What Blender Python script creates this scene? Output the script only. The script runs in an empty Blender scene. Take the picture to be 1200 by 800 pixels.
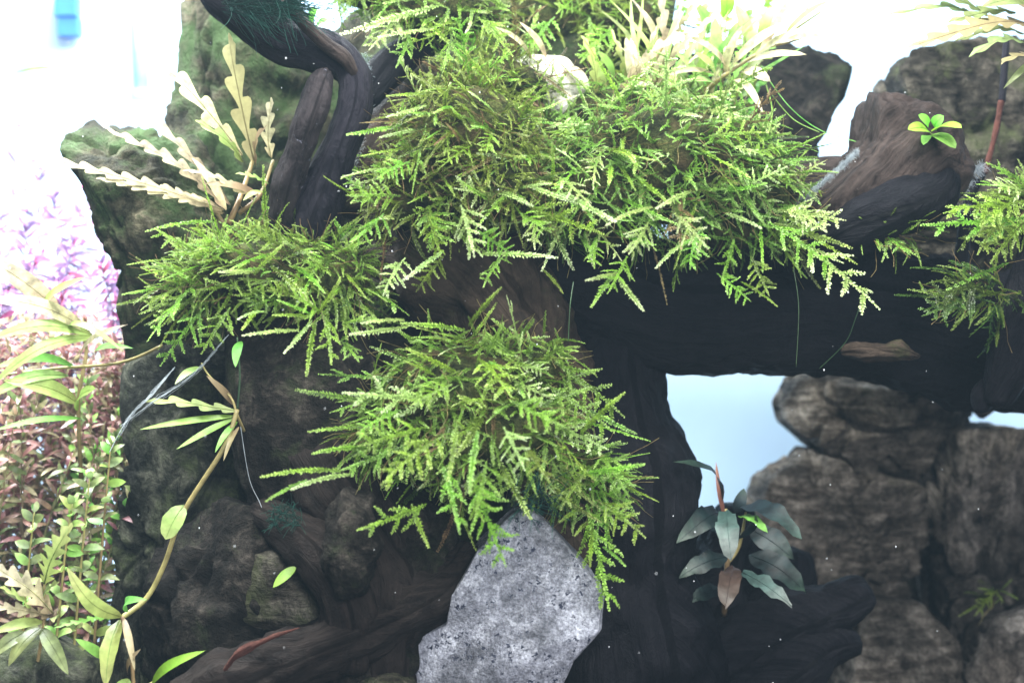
import bpy, math, random
import numpy as np
from mathutils import Vector, Matrix, Euler, noise

rnd = random.Random(7)
S = bpy.context.scene
COL = S.collection
PI = math.pi

# ------------------------------------------------------------------ camera
CAM_Y, CAM_Z, FRAME_W = -0.60, 0.30, 0.40          # camera place, frame width (m) on the plane y = 0
K = FRAME_W / 1200.0
cam = bpy.data.cameras.new('camera')
cam.sensor_width = 36.0
cam.lens = 36.0 * 0.6 / FRAME_W
cam.clip_start, cam.clip_end = 0.01, 50
cam.dof.use_dof = True
cam.dof.focus_distance = 0.575
cam.dof.aperture_fstop = 10.0
camo = bpy.data.objects.new('camera', cam)
COL.objects.link(camo)
camo.location = (0, CAM_Y, CAM_Z)
camo.rotation_euler = (PI / 2, 0, 0)
S.camera = camo

# ------------------------------------------------------------------ light
world = bpy.data.worlds.new('World')
S.world = world
world.use_nodes = True
bg = world.node_tree.nodes['Background']
bg.inputs[0].default_value = (0.55, 0.66, 1.0, 1)
bg.inputs[1].default_value = 0.16

def area(name, loc, size_x, size_y, watts, color, target):
    l = bpy.data.lights.new(name, 'AREA')
    l.shape = 'RECTANGLE'
    l.size, l.size_y, l.energy, l.color = size_x, size_y, watts, color
    o = bpy.data.objects.new(name, l)
    COL.objects.link(o)
    o.location = loc
    o.rotation_euler = (Vector(target) - Vector(loc)).to_track_quat('-Z', 'Y').to_euler()
    return o
# the two bars of the lamp over the tank and the spot over its left end
area('tank_lamp_rear', (-0.12, 0.22, 0.66), 0.48, 0.07, 7.0, (0.88, 0.95, 1.0), (0.05, 0.36, 0.2))
area('tank_lamp_front', (0.00, -0.20, 0.68), 0.50, 0.06, 10.0, (0.97, 1.0, 0.95), (0.0, 0.02, 0.28))
ll_ = area('tank_lamp_left', (-0.29, 0.08, 0.60), 0.16, 0.16, 5.8, (0.93, 0.98, 1.0), (-0.29, 0.12, 0.2))
ll_.data.spread = math.radians(110)
# the room's soft light falling in through the front glass
area('room_light', (0.22, -0.95, 0.50), 0.45, 0.30, 11.5, (0.93, 0.96, 1.0), (0.05, 0.1, 0.22))

S.view_settings.view_transform = 'Standard'
S.view_settings.look = 'None'
S.view_settings.gamma = 1.0
S.view_settings.exposure = 0.0
S.render.engine = 'CYCLES'
S.cycles.max_bounces = 6
S.cycles.transparent_max_bounces = 8
S.cycles.volume_bounces = 0
S.cycles.use_denoising = True
S.cycles.sample_clamp_indirect = 3.0

# ------------------------------------------------------------------ helpers
def P(px, py, Y=0.0):
    """point at depth Y (m behind the moss plane) seen in photo pixel px, py"""
    s = K * (Y - CAM_Y) / 0.6
    return Vector(((px - 600) * s, Y, CAM_Z + (400 - py) * s))

def U(n, Y=0.0):
    """n photo pixels at depth Y, in metres"""
    return n * K * (Y - CAM_Y) / 0.6

def obj(name, verts, faces, mat, parent=None, smooth=False, attr=None):
    me = bpy.data.meshes.new(name)
    if parent is not None:
        off = parent['_base'] if '_base' in parent else (0, 0, 0)
        off = Vector((off[0], off[1], off[2]))
    else:
        off = Vector((0, 0, 0))
    me.from_pydata([tuple(Vector(v) - off) for v in verts], [], [tuple(f) for f in faces])
    if attr is not None:
        a = me.attributes.new('t', 'FLOAT', 'POINT')
        a.data.foreach_set('value', list(attr))
    if smooth:
        me.polygons.foreach_set('use_smooth', [True] * len(me.polygons))
    me.materials.append(mat)
    me.update()
    o = bpy.data.objects.new(name, me)
    COL.objects.link(o)
    if parent is not None:
        o.parent = parent
        if '_base' in parent and parent.type == 'MESH':
            pass
    return o

def rebase(o, base):
    """put a top-level mesh's origin at base without moving it"""
    b = Vector(base)
    o.data.transform(Matrix.Translation(-b))
    o.location = b
    return o

def thing(name, label, cat, base, group=None):
    o = bpy.data.objects.new(name, None)
    COL.objects.link(o)
    o.empty_display_size = 0.01
    o.location = base
    o['_base'] = list(base)
    o['label'], o['category'] = label, cat
    if group:
        o['group'] = group
    return o

def sub(name, verts, faces, mat, part, root, smooth=False, attr=None):
    """sub-part: shares the root's origin because parts sit at the root"""
    o = obj(name, [Vector(v) - Vector(list(root['_base'])) for v in verts], faces, mat, None, smooth, attr)
    o.parent = part
    return o

def tag(o, label=None, cat=None, group=None, kind=None):
    if label: o['label'] = label
    if cat: o['category'] = cat
    if group: o['group'] = group
    if kind: o['kind'] = kind
    return o

# ------------------------------------------------------------------ materials
def new_mat(name):
    m = bpy.data.materials.new(name)
    m.use_nodes = True
    nt = m.node_tree
    b = nt.nodes['Principled BSDF']
    return m, nt, b

def nd(nt, typ, **kw):
    n = nt.nodes.new(typ)
    for k, v in kw.items():
        if k.startswith('i_'):
            key = k[2:]
            n.inputs[int(key) if key.isdigit() else key.replace('_', ' ')].default_value = v
        else:
            setattr(n, k, v)
    return n

def ramp(nt, fac, stops):
    r = nt.nodes.new('ShaderNodeValToRGB')
    cr = r.color_ramp
    cr.elements[0].position, cr.elements[0].color = stops[0][0], (*stops[0][1], 1)
    cr.elements[1].position, cr.elements[1].color = stops[-1][0], (*stops[-1][1], 1)
    for p, c in stops[1:-1]:
        e = cr.elements.new(p)
        e.color = (*c, 1)
    nt.links.new(fac, r.inputs[0])
    return r.outputs[0]

def noise_tex(nt, vec, scale, detail=6, rough=0.6, dist=0.0):
    n = nd(nt, 'ShaderNodeTexNoise')
    n.inputs['Scale'].default_value = scale
    n.inputs['Detail'].default_value = detail
    n.inputs['Roughness'].default_value = rough
    n.inputs['Distortion'].default_value = dist
    nt.links.new(vec, n.inputs['Vector'])
    return n.outputs[0]

def mixc(nt, fac, a, b, mode='MIX'):
    m = nt.nodes.new('ShaderNodeMix')
    m.data_type = 'RGBA'
    m.blend_type = mode
    for sock, v in ((m.inputs[0], fac), (m.inputs[6], a), (m.inputs[7], b)):
        if hasattr(v, 'is_output') or hasattr(v, 'links'):
            nt.links.new(v, sock)
        else:
            sock.default_value = v if isinstance(v, (int, float)) else (*v, 1)
    return m.outputs[2]

def geo_pos(nt):
    return nd(nt, 'ShaderNodeNewGeometry').outputs['Position']

def rock_mat(name, dark, mid, light, algae=None, algae_amt=0.0, scale=60, speck=None, strata=None, bump=0.5, rough=0.85):
    m, nt, b = new_mat(name)
    pos = geo_pos(nt)
    n1 = noise_tex(nt, pos, scale, 10, 0.7, 0.6)
    col = ramp(nt, n1, [(0.36, dark), (0.5, mid), (0.63, light)])
    n2 = noise_tex(nt, pos, scale * 0.25, 4, 0.6, 0.4)
    f2 = ramp(nt, n2, [(0.38, (0.42, 0.42, 0.42)), (0.60, (1.15, 1.15, 1.15))])
    col = mixc(nt, 1.0, col, f2, 'MULTIPLY')
    n7 = noise_tex(nt, pos, scale * 4.5, 6, 0.7, 0.5)
    col = mixc(nt, 1.0, col, ramp(nt, n7, [(0.38, (0.62, 0.62, 0.62)), (0.62, (1.28, 1.28, 1.28))]), 'MULTIPLY')
    height = n1
    if strata:
        mp = nd(nt, 'ShaderNodeMapping')
        mp.inputs['Rotation'].default_value = strata[1]
        mp.inputs['Scale'].default_value = (1, 1, strata[0])
        nt.links.new(pos, mp.inputs[0])
        st = noise_tex(nt, mp.outputs[0], scale * 0.5, 6, 0.6, 0.25)
        f3 = ramp(nt, st, [(0.42, (0.42, 0.38, 0.34)), (0.58, (1.25, 1.22, 1.16))])
        col = mixc(nt, 0.9, col, f3, 'MULTIPLY')
        ad = nd(nt, 'ShaderNodeMath', operation='ADD')
        nt.links.new(n1, ad.inputs[0]); nt.links.new(st, ad.inputs[1])
        height = ad.outputs[0]
    if algae:
        n3 = noise_tex(nt, pos, scale * 0.5, 8, 0.7, 0.3)
        fa = ramp(nt, n3, [(0.62 - algae_amt * 0.4, (0, 0, 0)), (0.78 - algae_amt * 0.4, (1, 1, 1))])
        col = mixc(nt, fa, col, algae)
    if speck:
        v = nd(nt, 'ShaderNodeTexVoronoi')
        v.inputs['Scale'].default_value = speck[0]
        nt.links.new(pos, v.inputs['Vector'])
        v.inputs['Randomness'].default_value = 1.0
        nj = nd(nt, 'ShaderNodeTexNoise'); nj.inputs['Scale'].default_value = speck[0] * 2.2; nj.inputs['Detail'].default_value = 3
        nt.links.new(pos, nj.inputs['Vector'])
        vm = nd(nt, 'ShaderNodeVectorMath', operation='MULTIPLY_ADD')
        nt.links.new(nj.outputs['Color'], vm.inputs[0]); vm.inputs[1].default_value = (0.006, 0.006, 0.006)
        nt.links.new(pos, vm.inputs[2]); nt.links.new(vm.outputs[0], v.inputs['Vector'])
        fs = ramp(nt, v.outputs['Distance'], [(speck[1], (1, 1, 1)), (speck[1] + 0.12, (0, 0, 0))])
        n4 = noise_tex(nt, pos, speck[0] * 0.45, 4, 0.7)
        fm = ramp(nt, n4, [(0.48, (0, 0, 0)), (0.55, (1, 1, 1))])
        col = mixc(nt, mixc(nt, 1.0, fs, fm, 'MULTIPLY'), col, speck[2])
        n5 = noise_tex(nt, pos, 1100, 4, 0.75)
        col = mixc(nt, 1.0, col, ramp(nt, n5, [(0.36, (0.55, 0.55, 0.58)), (0.62, (1.3, 1.3, 1.3))]), 'MULTIPLY')
    nt.links.new(col, b.inputs['Base Color'])
    b.inputs['Roughness'].default_value = rough
    b.inputs['Specular IOR Level'].default_value = 0.12
    n6 = noise_tex(nt, pos, scale * 6, 6, 0.65)
    ad2 = nd(nt, 'ShaderNodeMath', operation='MULTIPLY_ADD')
    nt.links.new(n6, ad2.inputs[0]); ad2.inputs[1].default_value = 0.45
    nt.links.new(height, ad2.inputs[2])
    bp = nd(nt, 'ShaderNodeBump')
    bp.inputs['Strength'].default_value = bump
    bp.inputs['Distance'].default_value = 0.009
    nt.links.new(ad2.outputs[0], bp.inputs['Height'])
    nt.links.new(bp.outputs[0], b.inputs['Normal'])
    return m

def wood_mat(name, dark, light, fleck=(0.30, 0.22, 0.18), fleck_amt=0.0, algae=None):
    m, nt, b = new_mat(name)
    at = nd(nt, 'ShaderNodeUVMap')
    pos = geo_pos(nt)
    mp = nd(nt, 'ShaderNodeMapping')
    mp.inputs['Scale'].default_value = (30, 150, 150)      # uv: along the grain in metres, round the girth
    nt.links.new(at.outputs[0], mp.inputs[0])
    g = noise_tex(nt, mp.outputs[0], 1.0, 9, 0.7, 1.6)
    n1 = noise_tex(nt, pos, 110, 10, 0.72, 0.8)
    ad = nd(nt, 'ShaderNodeMath', operation='MULTIPLY_ADD')
    nt.links.new(g, ad.inputs[0]); ad.inputs[1].default_value = 0.6
    ml = nd(nt, 'ShaderNodeMath', operation='MULTIPLY')
    nt.links.new(n1, ml.inputs[0]); ml.inputs[1].default_value = 0.4
    nt.links.new(ml.outputs[0], ad.inputs[2])
    mid = tuple((a + c) / 2 for a, c in zip(dark, light))
    col = ramp(nt, ad.outputs[0], [(0.36, dark), (0.5, mid), (0.64, light)])
    if fleck_amt:
        n2 = noise_tex(nt, pos, 260, 8, 0.75, 1.2)
        col = mixc(nt, ramp(nt, n2, [(0.72 - fleck_amt * 0.3, (0, 0, 0)), (0.80 - fleck_amt * 0.3, (1, 1, 1))]), col, fleck)
    if algae:
        n3 = noise_tex(nt, pos, 35, 8, 0.7, 0.3)
        col = mixc(nt, ramp(nt, n3, [(0.55, (0, 0, 0)), (0.75, (0.8, 0.8, 0.8))]), col, algae)
    nt.links.new(col, b.inputs['Base Color'])
    b.inputs['Roughness'].default_value = 0.55
    b.inputs['Specular IOR Level'].default_value = 0.09
    bp = nd(nt, 'ShaderNodeBump')
    bp.inputs['Strength'].default_value = 0.8
    bp.inputs['Distance'].default_value = 0.005
    nt.links.new(ad.outputs[0], bp.inputs['Height'])
    nt.links.new(bp.outputs[0], b.inputs['Normal'])
    return m

def leaf_mat(name, base, mid, tip, trans=0.35, var=0.25, rough=0.4, spec=0.35, nscale=220, hue=0.03):
    """t runs from the foot of a leaf (0) to its tip (1)"""
    m, nt, b = new_mat(name)
    at = nd(nt, 'ShaderNodeAttribute', attribute_name='t')
    col = ramp(nt, at.outputs['Fac'], [(0.0, base), (0.5, mid), (1.0, tip)])
    oi = nd(nt, 'ShaderNodeObjectInfo')
    pos = geo_pos(nt)
    n1 = noise_tex(nt, pos, nscale, 4, 0.6)
    h = nd(nt, 'ShaderNodeHueSaturation')
    nt.links.new(col, h.inputs['Color'])
    mr = nd(nt, 'ShaderNodeMapRange')
    mr.inputs['To Min'].default_value, mr.inputs['To Max'].default_value = 0.5 - hue, 0.5 + hue
    nt.links.new(oi.outputs['Random'], mr.inputs[0])
    nt.links.new(mr.outputs[0], h.inputs['Hue'])
    mr2 = nd(nt, 'ShaderNodeMapRange')
    mr2.inputs['From Min'].default_value, mr2.inputs['From Max'].default_value = 0.3, 0.7
    mr2.inputs['To Min'].default_value, mr2.inputs['To Max'].default_value = 1 - var * 1.6, 1 + var * 1.6
    nt.links.new(n1, mr2.inputs[0])
    ob = nd(nt, 'ShaderNodeMath', operation='MULTIPLY_ADD')
    nt.links.new(oi.outputs['Random'], ob.inputs[0]); ob.inputs[1].default_value = var; ob.inputs[2].default_value = 1 - var / 2
    mu = nd(nt, 'ShaderNodeMath', operation='MULTIPLY')
    nt.links.new(mr2.outputs[0], mu.inputs[0]); nt.links.new(ob.outputs[0], mu.inputs[1])
    nt.links.new(mu.outputs[0], h.inputs['Value'])
    c = h.outputs[0]
    nt.links.new(c, b.inputs['Base Color'])
    b.inputs['Roughness'].default_value = rough
    b.inputs['Specular IOR Level'].default_value = spec
    tr = nd(nt, 'ShaderNodeBsdfTranslucent')
    nt.links.new(c, tr.inputs[0])
    mx = nd(nt, 'ShaderNodeMixShader')
    mx.inputs[0].default_value = trans
    nt.links.new(b.outputs[0], mx.inputs[1]); nt.links.new(tr.outputs[0], mx.inputs[2])
    nt.links.new(mx.outputs[0], nt.nodes['Material Output'].inputs['Surface'])
    return m

def plain_mat(name, col, rough=0.5, spec=0.4, vary=1.0):
    m, nt, b = new_mat(name)
    pos = geo_pos(nt)
    n = noise_tex(nt, pos, 90, 4, 0.6)
    c = ramp(nt, n, [(0.3, tuple(x * (1 - 0.15 * vary) for x in col)), (0.7, tuple(min(1, x * (1 + 0.12 * vary)) for x in col))])
    nt.links.new(c, b.inputs['Base Color'])
    b.inputs['Roughness'].default_value = rough
    b.inputs['Specular IOR Level'].default_value = spec
    return m

M = dict(
    back=plain_mat('white backing', (0.58, 0.79, 1.0), 0.6, 0.2, 0.12),
    gravel=rock_mat('gravel', (0.05, 0.045, 0.04), (0.12, 0.10, 0.09), (0.25, 0.22, 0.2), scale=200),
    rock_dark=rock_mat('dark wet rock', (0.006, 0.005, 0.004), (0.017, 0.014, 0.0115), (0.058, 0.048, 0.040), (0.028, 0.036, 0.016), 0.22, 95, bump=0.8),
    rock_mossy=rock_mat('mossy rock', (0.02, 0.022, 0.012), (0.07, 0.065, 0.04), (0.17, 0.15, 0.10), (0.05, 0.085, 0.03), 0.45, 80, bump=0.9),
    rock_grey=rock_mat('algae grey rock', (0.012, 0.013, 0.010), (0.045, 0.047, 0.036), (0.16, 0.16, 0.12), (0.09, 0.11, 0.05), 0.3, 90, bump=0.9),
    rock_brown=rock_mat('layered brown rock', (0.075, 0.062, 0.052), (0.22, 0.19, 0.162), (0.40, 0.355, 0.31), (0.07, 0.07, 0.04), 0.05, 90, strata=(5, (0.3, 0.35, 0.2)), bump=0.9),
    rock_back=rock_mat('dark brown rock', (0.022, 0.019, 0.016), (0.075, 0.066, 0.055), (0.16, 0.145, 0.12), (0.07, 0.08, 0.035), 0.3, 80, strata=(5, (0.3, 0.35, 0.2)), bump=0.9),
    rock_slate=rock_mat('ridged brown rock', (0.08, 0.070, 0.063), (0.23, 0.205, 0.187), (0.42, 0.38, 0.345), scale=95, strata=(0.12, (0.1, 0.15, 0.0)), bump=0.9),
    granite=rock_mat('speckled grey stone', (0.26, 0.265, 0.30), (0.36, 0.365, 0.41), (0.52, 0.525, 0.57), None, 0, 110, speck=(330, 0.24, (0.04, 0.045, 0.07)), bump=0.5),
    pale=rock_mat('glare-painted stone', (0.35, 0.33, 0.27), (0.5, 0.48, 0.4), (0.7, 0.68, 0.6), (0.2, 0.25, 0.08), 0.15, 110),  # the lamp's glare on this stone is put into its pale colour
    wood=wood_mat('dark driftwood', (0.0015, 0.0015, 0.003), (0.010, 0.009, 0.012), (0.05, 0.05, 0.07), 0.05),
    wood_dim=wood_mat('brown dark driftwood', (0.004, 0.003, 0.003), (0.030, 0.022, 0.019), (0.10, 0.07, 0.06), 0.12),
    wood_blue=wood_mat('driftwood with painted sheen', (0.003, 0.003, 0.006), (0.022, 0.019, 0.026), (0.13, 0.125, 0.17), 0.22),  # bluish sheen put into the colour as light flecks
    wood_lit=wood_mat('lit driftwood', (0.005, 0.0035, 0.0035), (0.055, 0.039, 0.034), (0.19, 0.155, 0.15), 0.24),  # lit copy of the driftwood, light put into a lighter colour
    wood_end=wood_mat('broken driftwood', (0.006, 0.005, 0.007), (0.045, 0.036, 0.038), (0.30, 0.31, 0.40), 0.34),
    wood_red=wood_mat('reddish wood', (0.03, 0.014, 0.012), (0.16, 0.06, 0.045), (0.30, 0.17, 0.14), 0.3),
    wood_mossy=wood_mat('mossy driftwood', (0.008, 0.006, 0.005), (0.065, 0.045, 0.033), (0.17, 0.125, 0.09), 0.3, algae=(0.05, 0.07, 0.02)),
    moss=leaf_mat('moss', (0.045, 0.078, 0.010), (0.175, 0.29, 0.036), (0.41, 0.53, 0.17), 0.35, 0.35, hue=0.025),
    moss_bright=leaf_mat('bright moss', (0.06, 0.125, 0.013), (0.225, 0.41, 0.042), (0.48, 0.64, 0.20), 0.35, 0.25, hue=0.02),
    moss_pale=leaf_mat('pale moss', (0.13, 0.20, 0.035), (0.38, 0.51, 0.16), (0.78, 0.84, 0.56), 0.35, 0.2, hue=0.015),
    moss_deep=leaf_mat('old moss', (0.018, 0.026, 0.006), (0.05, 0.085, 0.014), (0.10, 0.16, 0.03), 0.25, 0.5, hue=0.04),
    moss_dead=leaf_mat('brown old moss', (0.06, 0.04, 0.02), (0.17, 0.115, 0.05), (0.25, 0.19, 0.09), 0.3, 0.4, hue=0.03),
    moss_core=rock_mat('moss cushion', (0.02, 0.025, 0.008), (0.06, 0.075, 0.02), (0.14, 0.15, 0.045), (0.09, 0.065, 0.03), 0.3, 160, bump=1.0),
    cream=leaf_mat('cream leaf', (0.36, 0.28, 0.16), (0.48, 0.44, 0.26), (0.60, 0.52, 0.36), 0.5, 0.35),
    gold=leaf_mat('golden leaf', (0.24, 0.18, 0.10), (0.32, 0.26, 0.13), (0.36, 0.31, 0.17), 0.4, 0.15),
    pinn=leaf_mat('fresh lobed leaf', (0.18, 0.22, 0.06), (0.30, 0.42, 0.12), (0.42, 0.48, 0.18), 0.4, 0.2),
    green=leaf_mat('green leaf', (0.10, 0.20, 0.03), (0.20, 0.42, 0.08), (0.28, 0.50, 0.12), 0.4, 0.2),
    lime=leaf_mat('lime leaf', (0.12, 0.28, 0.02), (0.20, 0.50, 0.05), (0.30, 0.60, 0.10), 0.45, 0.15),
    olive=leaf_mat('olive leaf', (0.09, 0.12, 0.04), (0.17, 0.22, 0.08), (0.25, 0.30, 0.12), 0.4, 0.25),
    stem=leaf_mat('stem', (0.20, 0.15, 0.07), (0.28, 0.21, 0.09), (0.30, 0.26, 0.10), 0.1, 0.2),
    pink=leaf_mat('pink leaf', (0.14, 0.07, 0.16), (0.22, 0.14, 0.28), (0.36, 0.28, 0.46), 0.5, 0.2, hue=0.04),
    pink_hot=leaf_mat('hot pink leaf', (0.28, 0.05, 0.12), (0.42, 0.10, 0.22), (0.52, 0.20, 0.34), 0.5, 0.2, hue=0.02),
    red=leaf_mat('red leaf', (0.18, 0.09, 0.06), (0.36, 0.19, 0.16), (0.50, 0.34, 0.31), 0.4, 0.4, hue=0.05),
    redgreen=leaf_mat('coppery leaf', (0.14, 0.12, 0.06), (0.28, 0.23, 0.13), (0.42, 0.34, 0.23), 0.4, 0.35, hue=0.06),
    buce=leaf_mat('dark green leaf', (0.005, 0.010, 0.012), (0.010, 0.022, 0.024), (0.024, 0.045, 0.030), 0.2, 0.45, 0.5, 0.4),
    buce_pale=leaf_mat('silvery green leaf', (0.022, 0.05, 0.043), (0.055, 0.095, 0.083), (0.12, 0.13, 0.12), 0.2, 0.3, 0.5, 0.4),
    buce_brown=leaf_mat('brown leaf', (0.035, 0.02, 0.02), (0.07, 0.04, 0.035), (0.09, 0.06, 0.05), 0.2, 0.2),
    newleaf=leaf_mat('red young leaf', (0.20, 0.08, 0.05), (0.30, 0.13, 0.09), (0.36, 0.18, 0.12), 0.3, 0.2),
    algae=leaf_mat('hair algae', (0.008, 0.03, 0.025), (0.014, 0.065, 0.05), (0.03, 0.11, 0.085), 0.3, 0.3),
    fuzz=leaf_mat('white fuzz', (0.30, 0.34, 0.38), (0.46, 0.50, 0.54), (0.58, 0.62, 0.66), 0.4, 0.2),
    thread=leaf_mat('green thread', (0.025, 0.05, 0.025), (0.04, 0.075, 0.035), (0.05, 0.09, 0.04), 0.3, 0.2),
    blue=plain_mat('blue plastic', (0.05, 0.20, 0.55), 0.4),
    pipe=plain_mat('pale blue pipe', (0.42, 0.70, 0.80), 0.2),
    speck=plain_mat('pale debris', (0.7, 0.72, 0.75), 0.6),
)

# ------------------------------------------------------------------ shape makers
def ico(level):
    import bmesh
    bm = bmesh.new()
    bmesh.ops.create_icosphere(bm, subdivisions=level, radius=1.0)
    v = np.array([x.co[:] for x in bm.verts])
    f = [tuple(a.index for a in x.verts) for x in bm.faces]
    bm.free()
    return v, f
ICO = {n: ico(n) for n in (3, 4, 5, 6)}

def ridged(p, freq, octs, seed):
    s, a, tot = 0.0, 1.0, 0.0
    q = Vector(p) * freq + Vector((seed * 7.3, seed * 3.1, seed * 5.7))
    for _ in range(octs):
        s += a * (1 - 2 * abs(noise.noise(q)))
        tot += a
        q = q * 2.03
        a *= 0.55
    return s / tot

def boulder(outline, Y, depth, seed=1, level=6, rough=0.05, fine=0.02, boxy=0.75, freq=18, crack=0.0, crack_freq=16, facet=0.0, groove=None, planes=0):
    """closed solid whose silhouette is the outline (photo pixels at depth Y), depth metres through"""
    pts = [P(x, y, Y) for x, y in outline]
    cx = sum(p.x for p in pts) / len(pts); cz = sum(p.z for p in pts) / len(pts)
    poly = np.array([(p.x - cx, p.z - cz) for p in pts])
    def rad(th):
        d = np.array((math.cos(th), math.sin(th)))
        best = 0.0
        for i in range(len(poly)):
            a, b = poly[i], poly[(i + 1) % len(poly)]
            e = b - a
            den = d[0] * e[1] - d[1] * e[0]
            if abs(den) < 1e-12: continue
            t = (a[0] * e[1] - a[1] * e[0]) / den
            u = (a[0] * d[1] - a[1] * d[0]) / den
            if t > 0 and -1e-6 <= u <= 1 + 1e-6: best = max(best, t)
        return best
    N = 360
    tab = np.array([rad(2 * PI * i / N) for i in range(N)])
    for _ in range(2):
        tab = (np.roll(tab, 1) + 2 * tab + np.roll(tab, -1)) / 4
    V, F = ICO[level]
    size = float(tab.mean())
    c = Vector((cx, Y, cz))
    raw = []
    for x, y, z in V:
        h = math.hypot(x, z)
        th = (math.atan2(z, x)) % (2 * PI)
        k = th / (2 * PI) * N
        i0 = int(k) % N
        r = tab[i0] * (1 - (k - int(k))) + tab[(i0 + 1) % N] * (k - int(k))
        hp = h ** boxy if h > 0 else 0
        yp = math.copysign(abs(y) ** boxy, y)
        raw.append(Vector((math.cos(th) * r * hp, yp * depth / 2, math.sin(th) * r * hp)))
    if planes:
        pr_ = random.Random(seed * 13 + 5)
        cuts = []
        for _ in range(planes):
            a = pr_.uniform(0, 2 * PI); el = pr_.uniform(0.5, 1.35)
            cuts.append((Vector((math.cos(a) * math.cos(el), -math.sin(el), math.sin(a) * math.cos(el))), pr_.uniform(0.62, 0.86)))
        sc_ = Vector((float(np.abs(poly[:, 0]).max()), depth / 2, float(np.abs(poly[:, 1]).max())))
        for p in raw:
            e = Vector((p.x / sc_.x, p.y / sc_.y, p.z / sc_.z))
            for m_, d_ in cuts:
                ov = e.dot(m_) - d_
                if ov > 0: e = e - m_ * ov * 0.95
            p.x, p.y, p.z = e.x * sc_.x, e.y * sc_.y, e.z * sc_.z
    out = []
    for p, n in zip(raw, V):
        q = p + c
        nn = Vector((n[0], n[1], n[2]))
        d = 1.5 * rough * size * noise.fractal(q * freq * 1.3 + Vector((seed, seed * 2, 0)), 0.9, 2.1, 7)
        d += 0.35 * rough * size * ridged(q, freq * 9, 2, seed + 3)
        if facet:
            vd = noise.cell(q * freq * 0.9 + Vector((seed, 0, seed)))
            d += facet * size * (vd - 0.5)
        d += fine * size * ridged(q, freq * 3.2, 3, seed)
        if crack:
            ds, _ = noise.voronoi(q * crack_freq + Vector((seed * 3, 0, 0)) + 0.35 * Vector((noise.noise(q * 60), noise.noise(q * 55), noise.noise(q * 50))))
            g = ds[1] - ds[0]
            d -= crack * size * max(0.0, 1 - g / 0.10)
        if groove:
            al = q.dot(groove[0]); pr = q - groove[0] * al
            d += groove[1] * size * (ridged(pr + groove[0] * al * 0.08, 90, 3, seed) + 0.6 * noise.noise(pr * 60 + groove[0] * al * 9))
        out.append(q + nn * d)
    return out, F

def limb(path, seed=1, seg=28, rings=None, rough=0.12, groove=0.10, flat=1.0, cap=True, freq=30):
    """tapered, knotted, grooved wood along (px,py,Y,radius px) stations"""
    C = [P(a, b, y) for a, b, y, r in path]
    R = [U(r, y) for a, b, y, r in path]
    L = [0.0]
    for i in range(1, len(C)): L.append(L[-1] + (C[i] - C[i - 1]).length)
    tot = L[-1]
    rings = rings or max(24, int(tot / 0.0022))
    def cat(a, b, c, d, t):
        return 0.5 * ((2 * b) + (c - a) * t + (2 * a - 5 * b + 4 * c - d) * t * t + (3 * b - a - 3 * c + d) * t ** 3)
    cen, rad = [], []
    for i in range(rings + 1):
        s = tot * i / rings
        j = 0
        while j < len(L) - 2 and L[j + 1] < s: j += 1
        t = (s - L[j]) / max(1e-9, L[j + 1] - L[j])
        ix = [max(0, j - 1), j, j + 1, min(len(C) - 1, j + 2)]
        cen.append(cat(*[C[k] for k in ix], t)); rad.append(max(1e-4, cat(*[R[k] for k in ix], t)))
    up = Vector((0.3, -1, 0.2)).normalized()
    verts, faces, uvs = [], [], []
    for i in range(rings + 1):
        tg = (cen[min(rings, i + 1)] - cen[max(0, i - 1)]).normalized()
        u = (up - tg * up.dot(tg)).normalized(); up = u
        w = tg.cross(u)
        s = tot * i / rings
        endf = 1.0
        if cap:
            e = min(s, tot - s) / (rad[i] * 0.6)
            if e < 1: endf = math.sqrt(max(0.0, 1 - (1 - e) ** 2)) * 0.98 + 0.02
        for k in range(seg):
            a = 2 * PI * k / seg
            d = u * math.cos(a) + w * math.sin(a) * flat
            q = cen[i] + d * rad[i]
            n1 = noise.fractal(q * freq + Vector((seed, 0, seed)), 1.0, 2.0, 4)
            tw = a + s * 14
            g = noise.noise(Vector((math.cos(tw) * 3.0 + seed, math.sin(tw) * 3.0, s * 18))) + 0.6 * noise.noise(Vector((math.cos(tw) * 7 + seed, math.sin(tw) * 7, s * 35)))
            verts.append(cen[i] + d * rad[i] * endf * (1 + rough * n1 + groove * g))
            uvs.append((s, a * rad[i]))
    for i in range(rings):
        for k in range(seg):
            k2 = (k + 1) % seg
            faces.append((i * seg + k, i * seg + k2, (i + 1) * seg + k2, (i + 1) * seg + k))
    n = len(verts)
    verts += [cen[0], cen[-1]]; uvs += [(0, 0), (tot, 0)]
    for k in range(seg):
        k2 = (k + 1) % seg
        faces.append((n, k2, k)); faces.append((n + 1, rings * seg + k, rings * seg + k2))
    return verts, faces, uvs

def set_uv(o, uvs):
    l = o.data.uv_layers.new(name='uv')
    vi = np.empty(len(o.data.loops), dtype=np.int32)
    o.data.loops.foreach_get('vertex_index', vi)
    l.data.foreach_set('uv', np.array(uvs, dtype=np.float32)[vi].ravel())

def wood_part(name, path, mat, parent, **kw):
    v, f, uv = limb(path, **kw)
    o = obj(name, v, f, mat, parent, True)
    set_uv(o, uv)
    return o

def uv_from_pos(o, axis):
    """grain coordinates for a solid wood lump: first coordinate runs along axis"""
    a = Vector(axis).normalized(); b = a.cross(Vector((0, 1, 0.01))).normalized()
    uv = [((v.co.dot(a)), v.co.dot(b) + v.co.y) for v in o.data.vertices]
    set_uv(o, uv)

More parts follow.
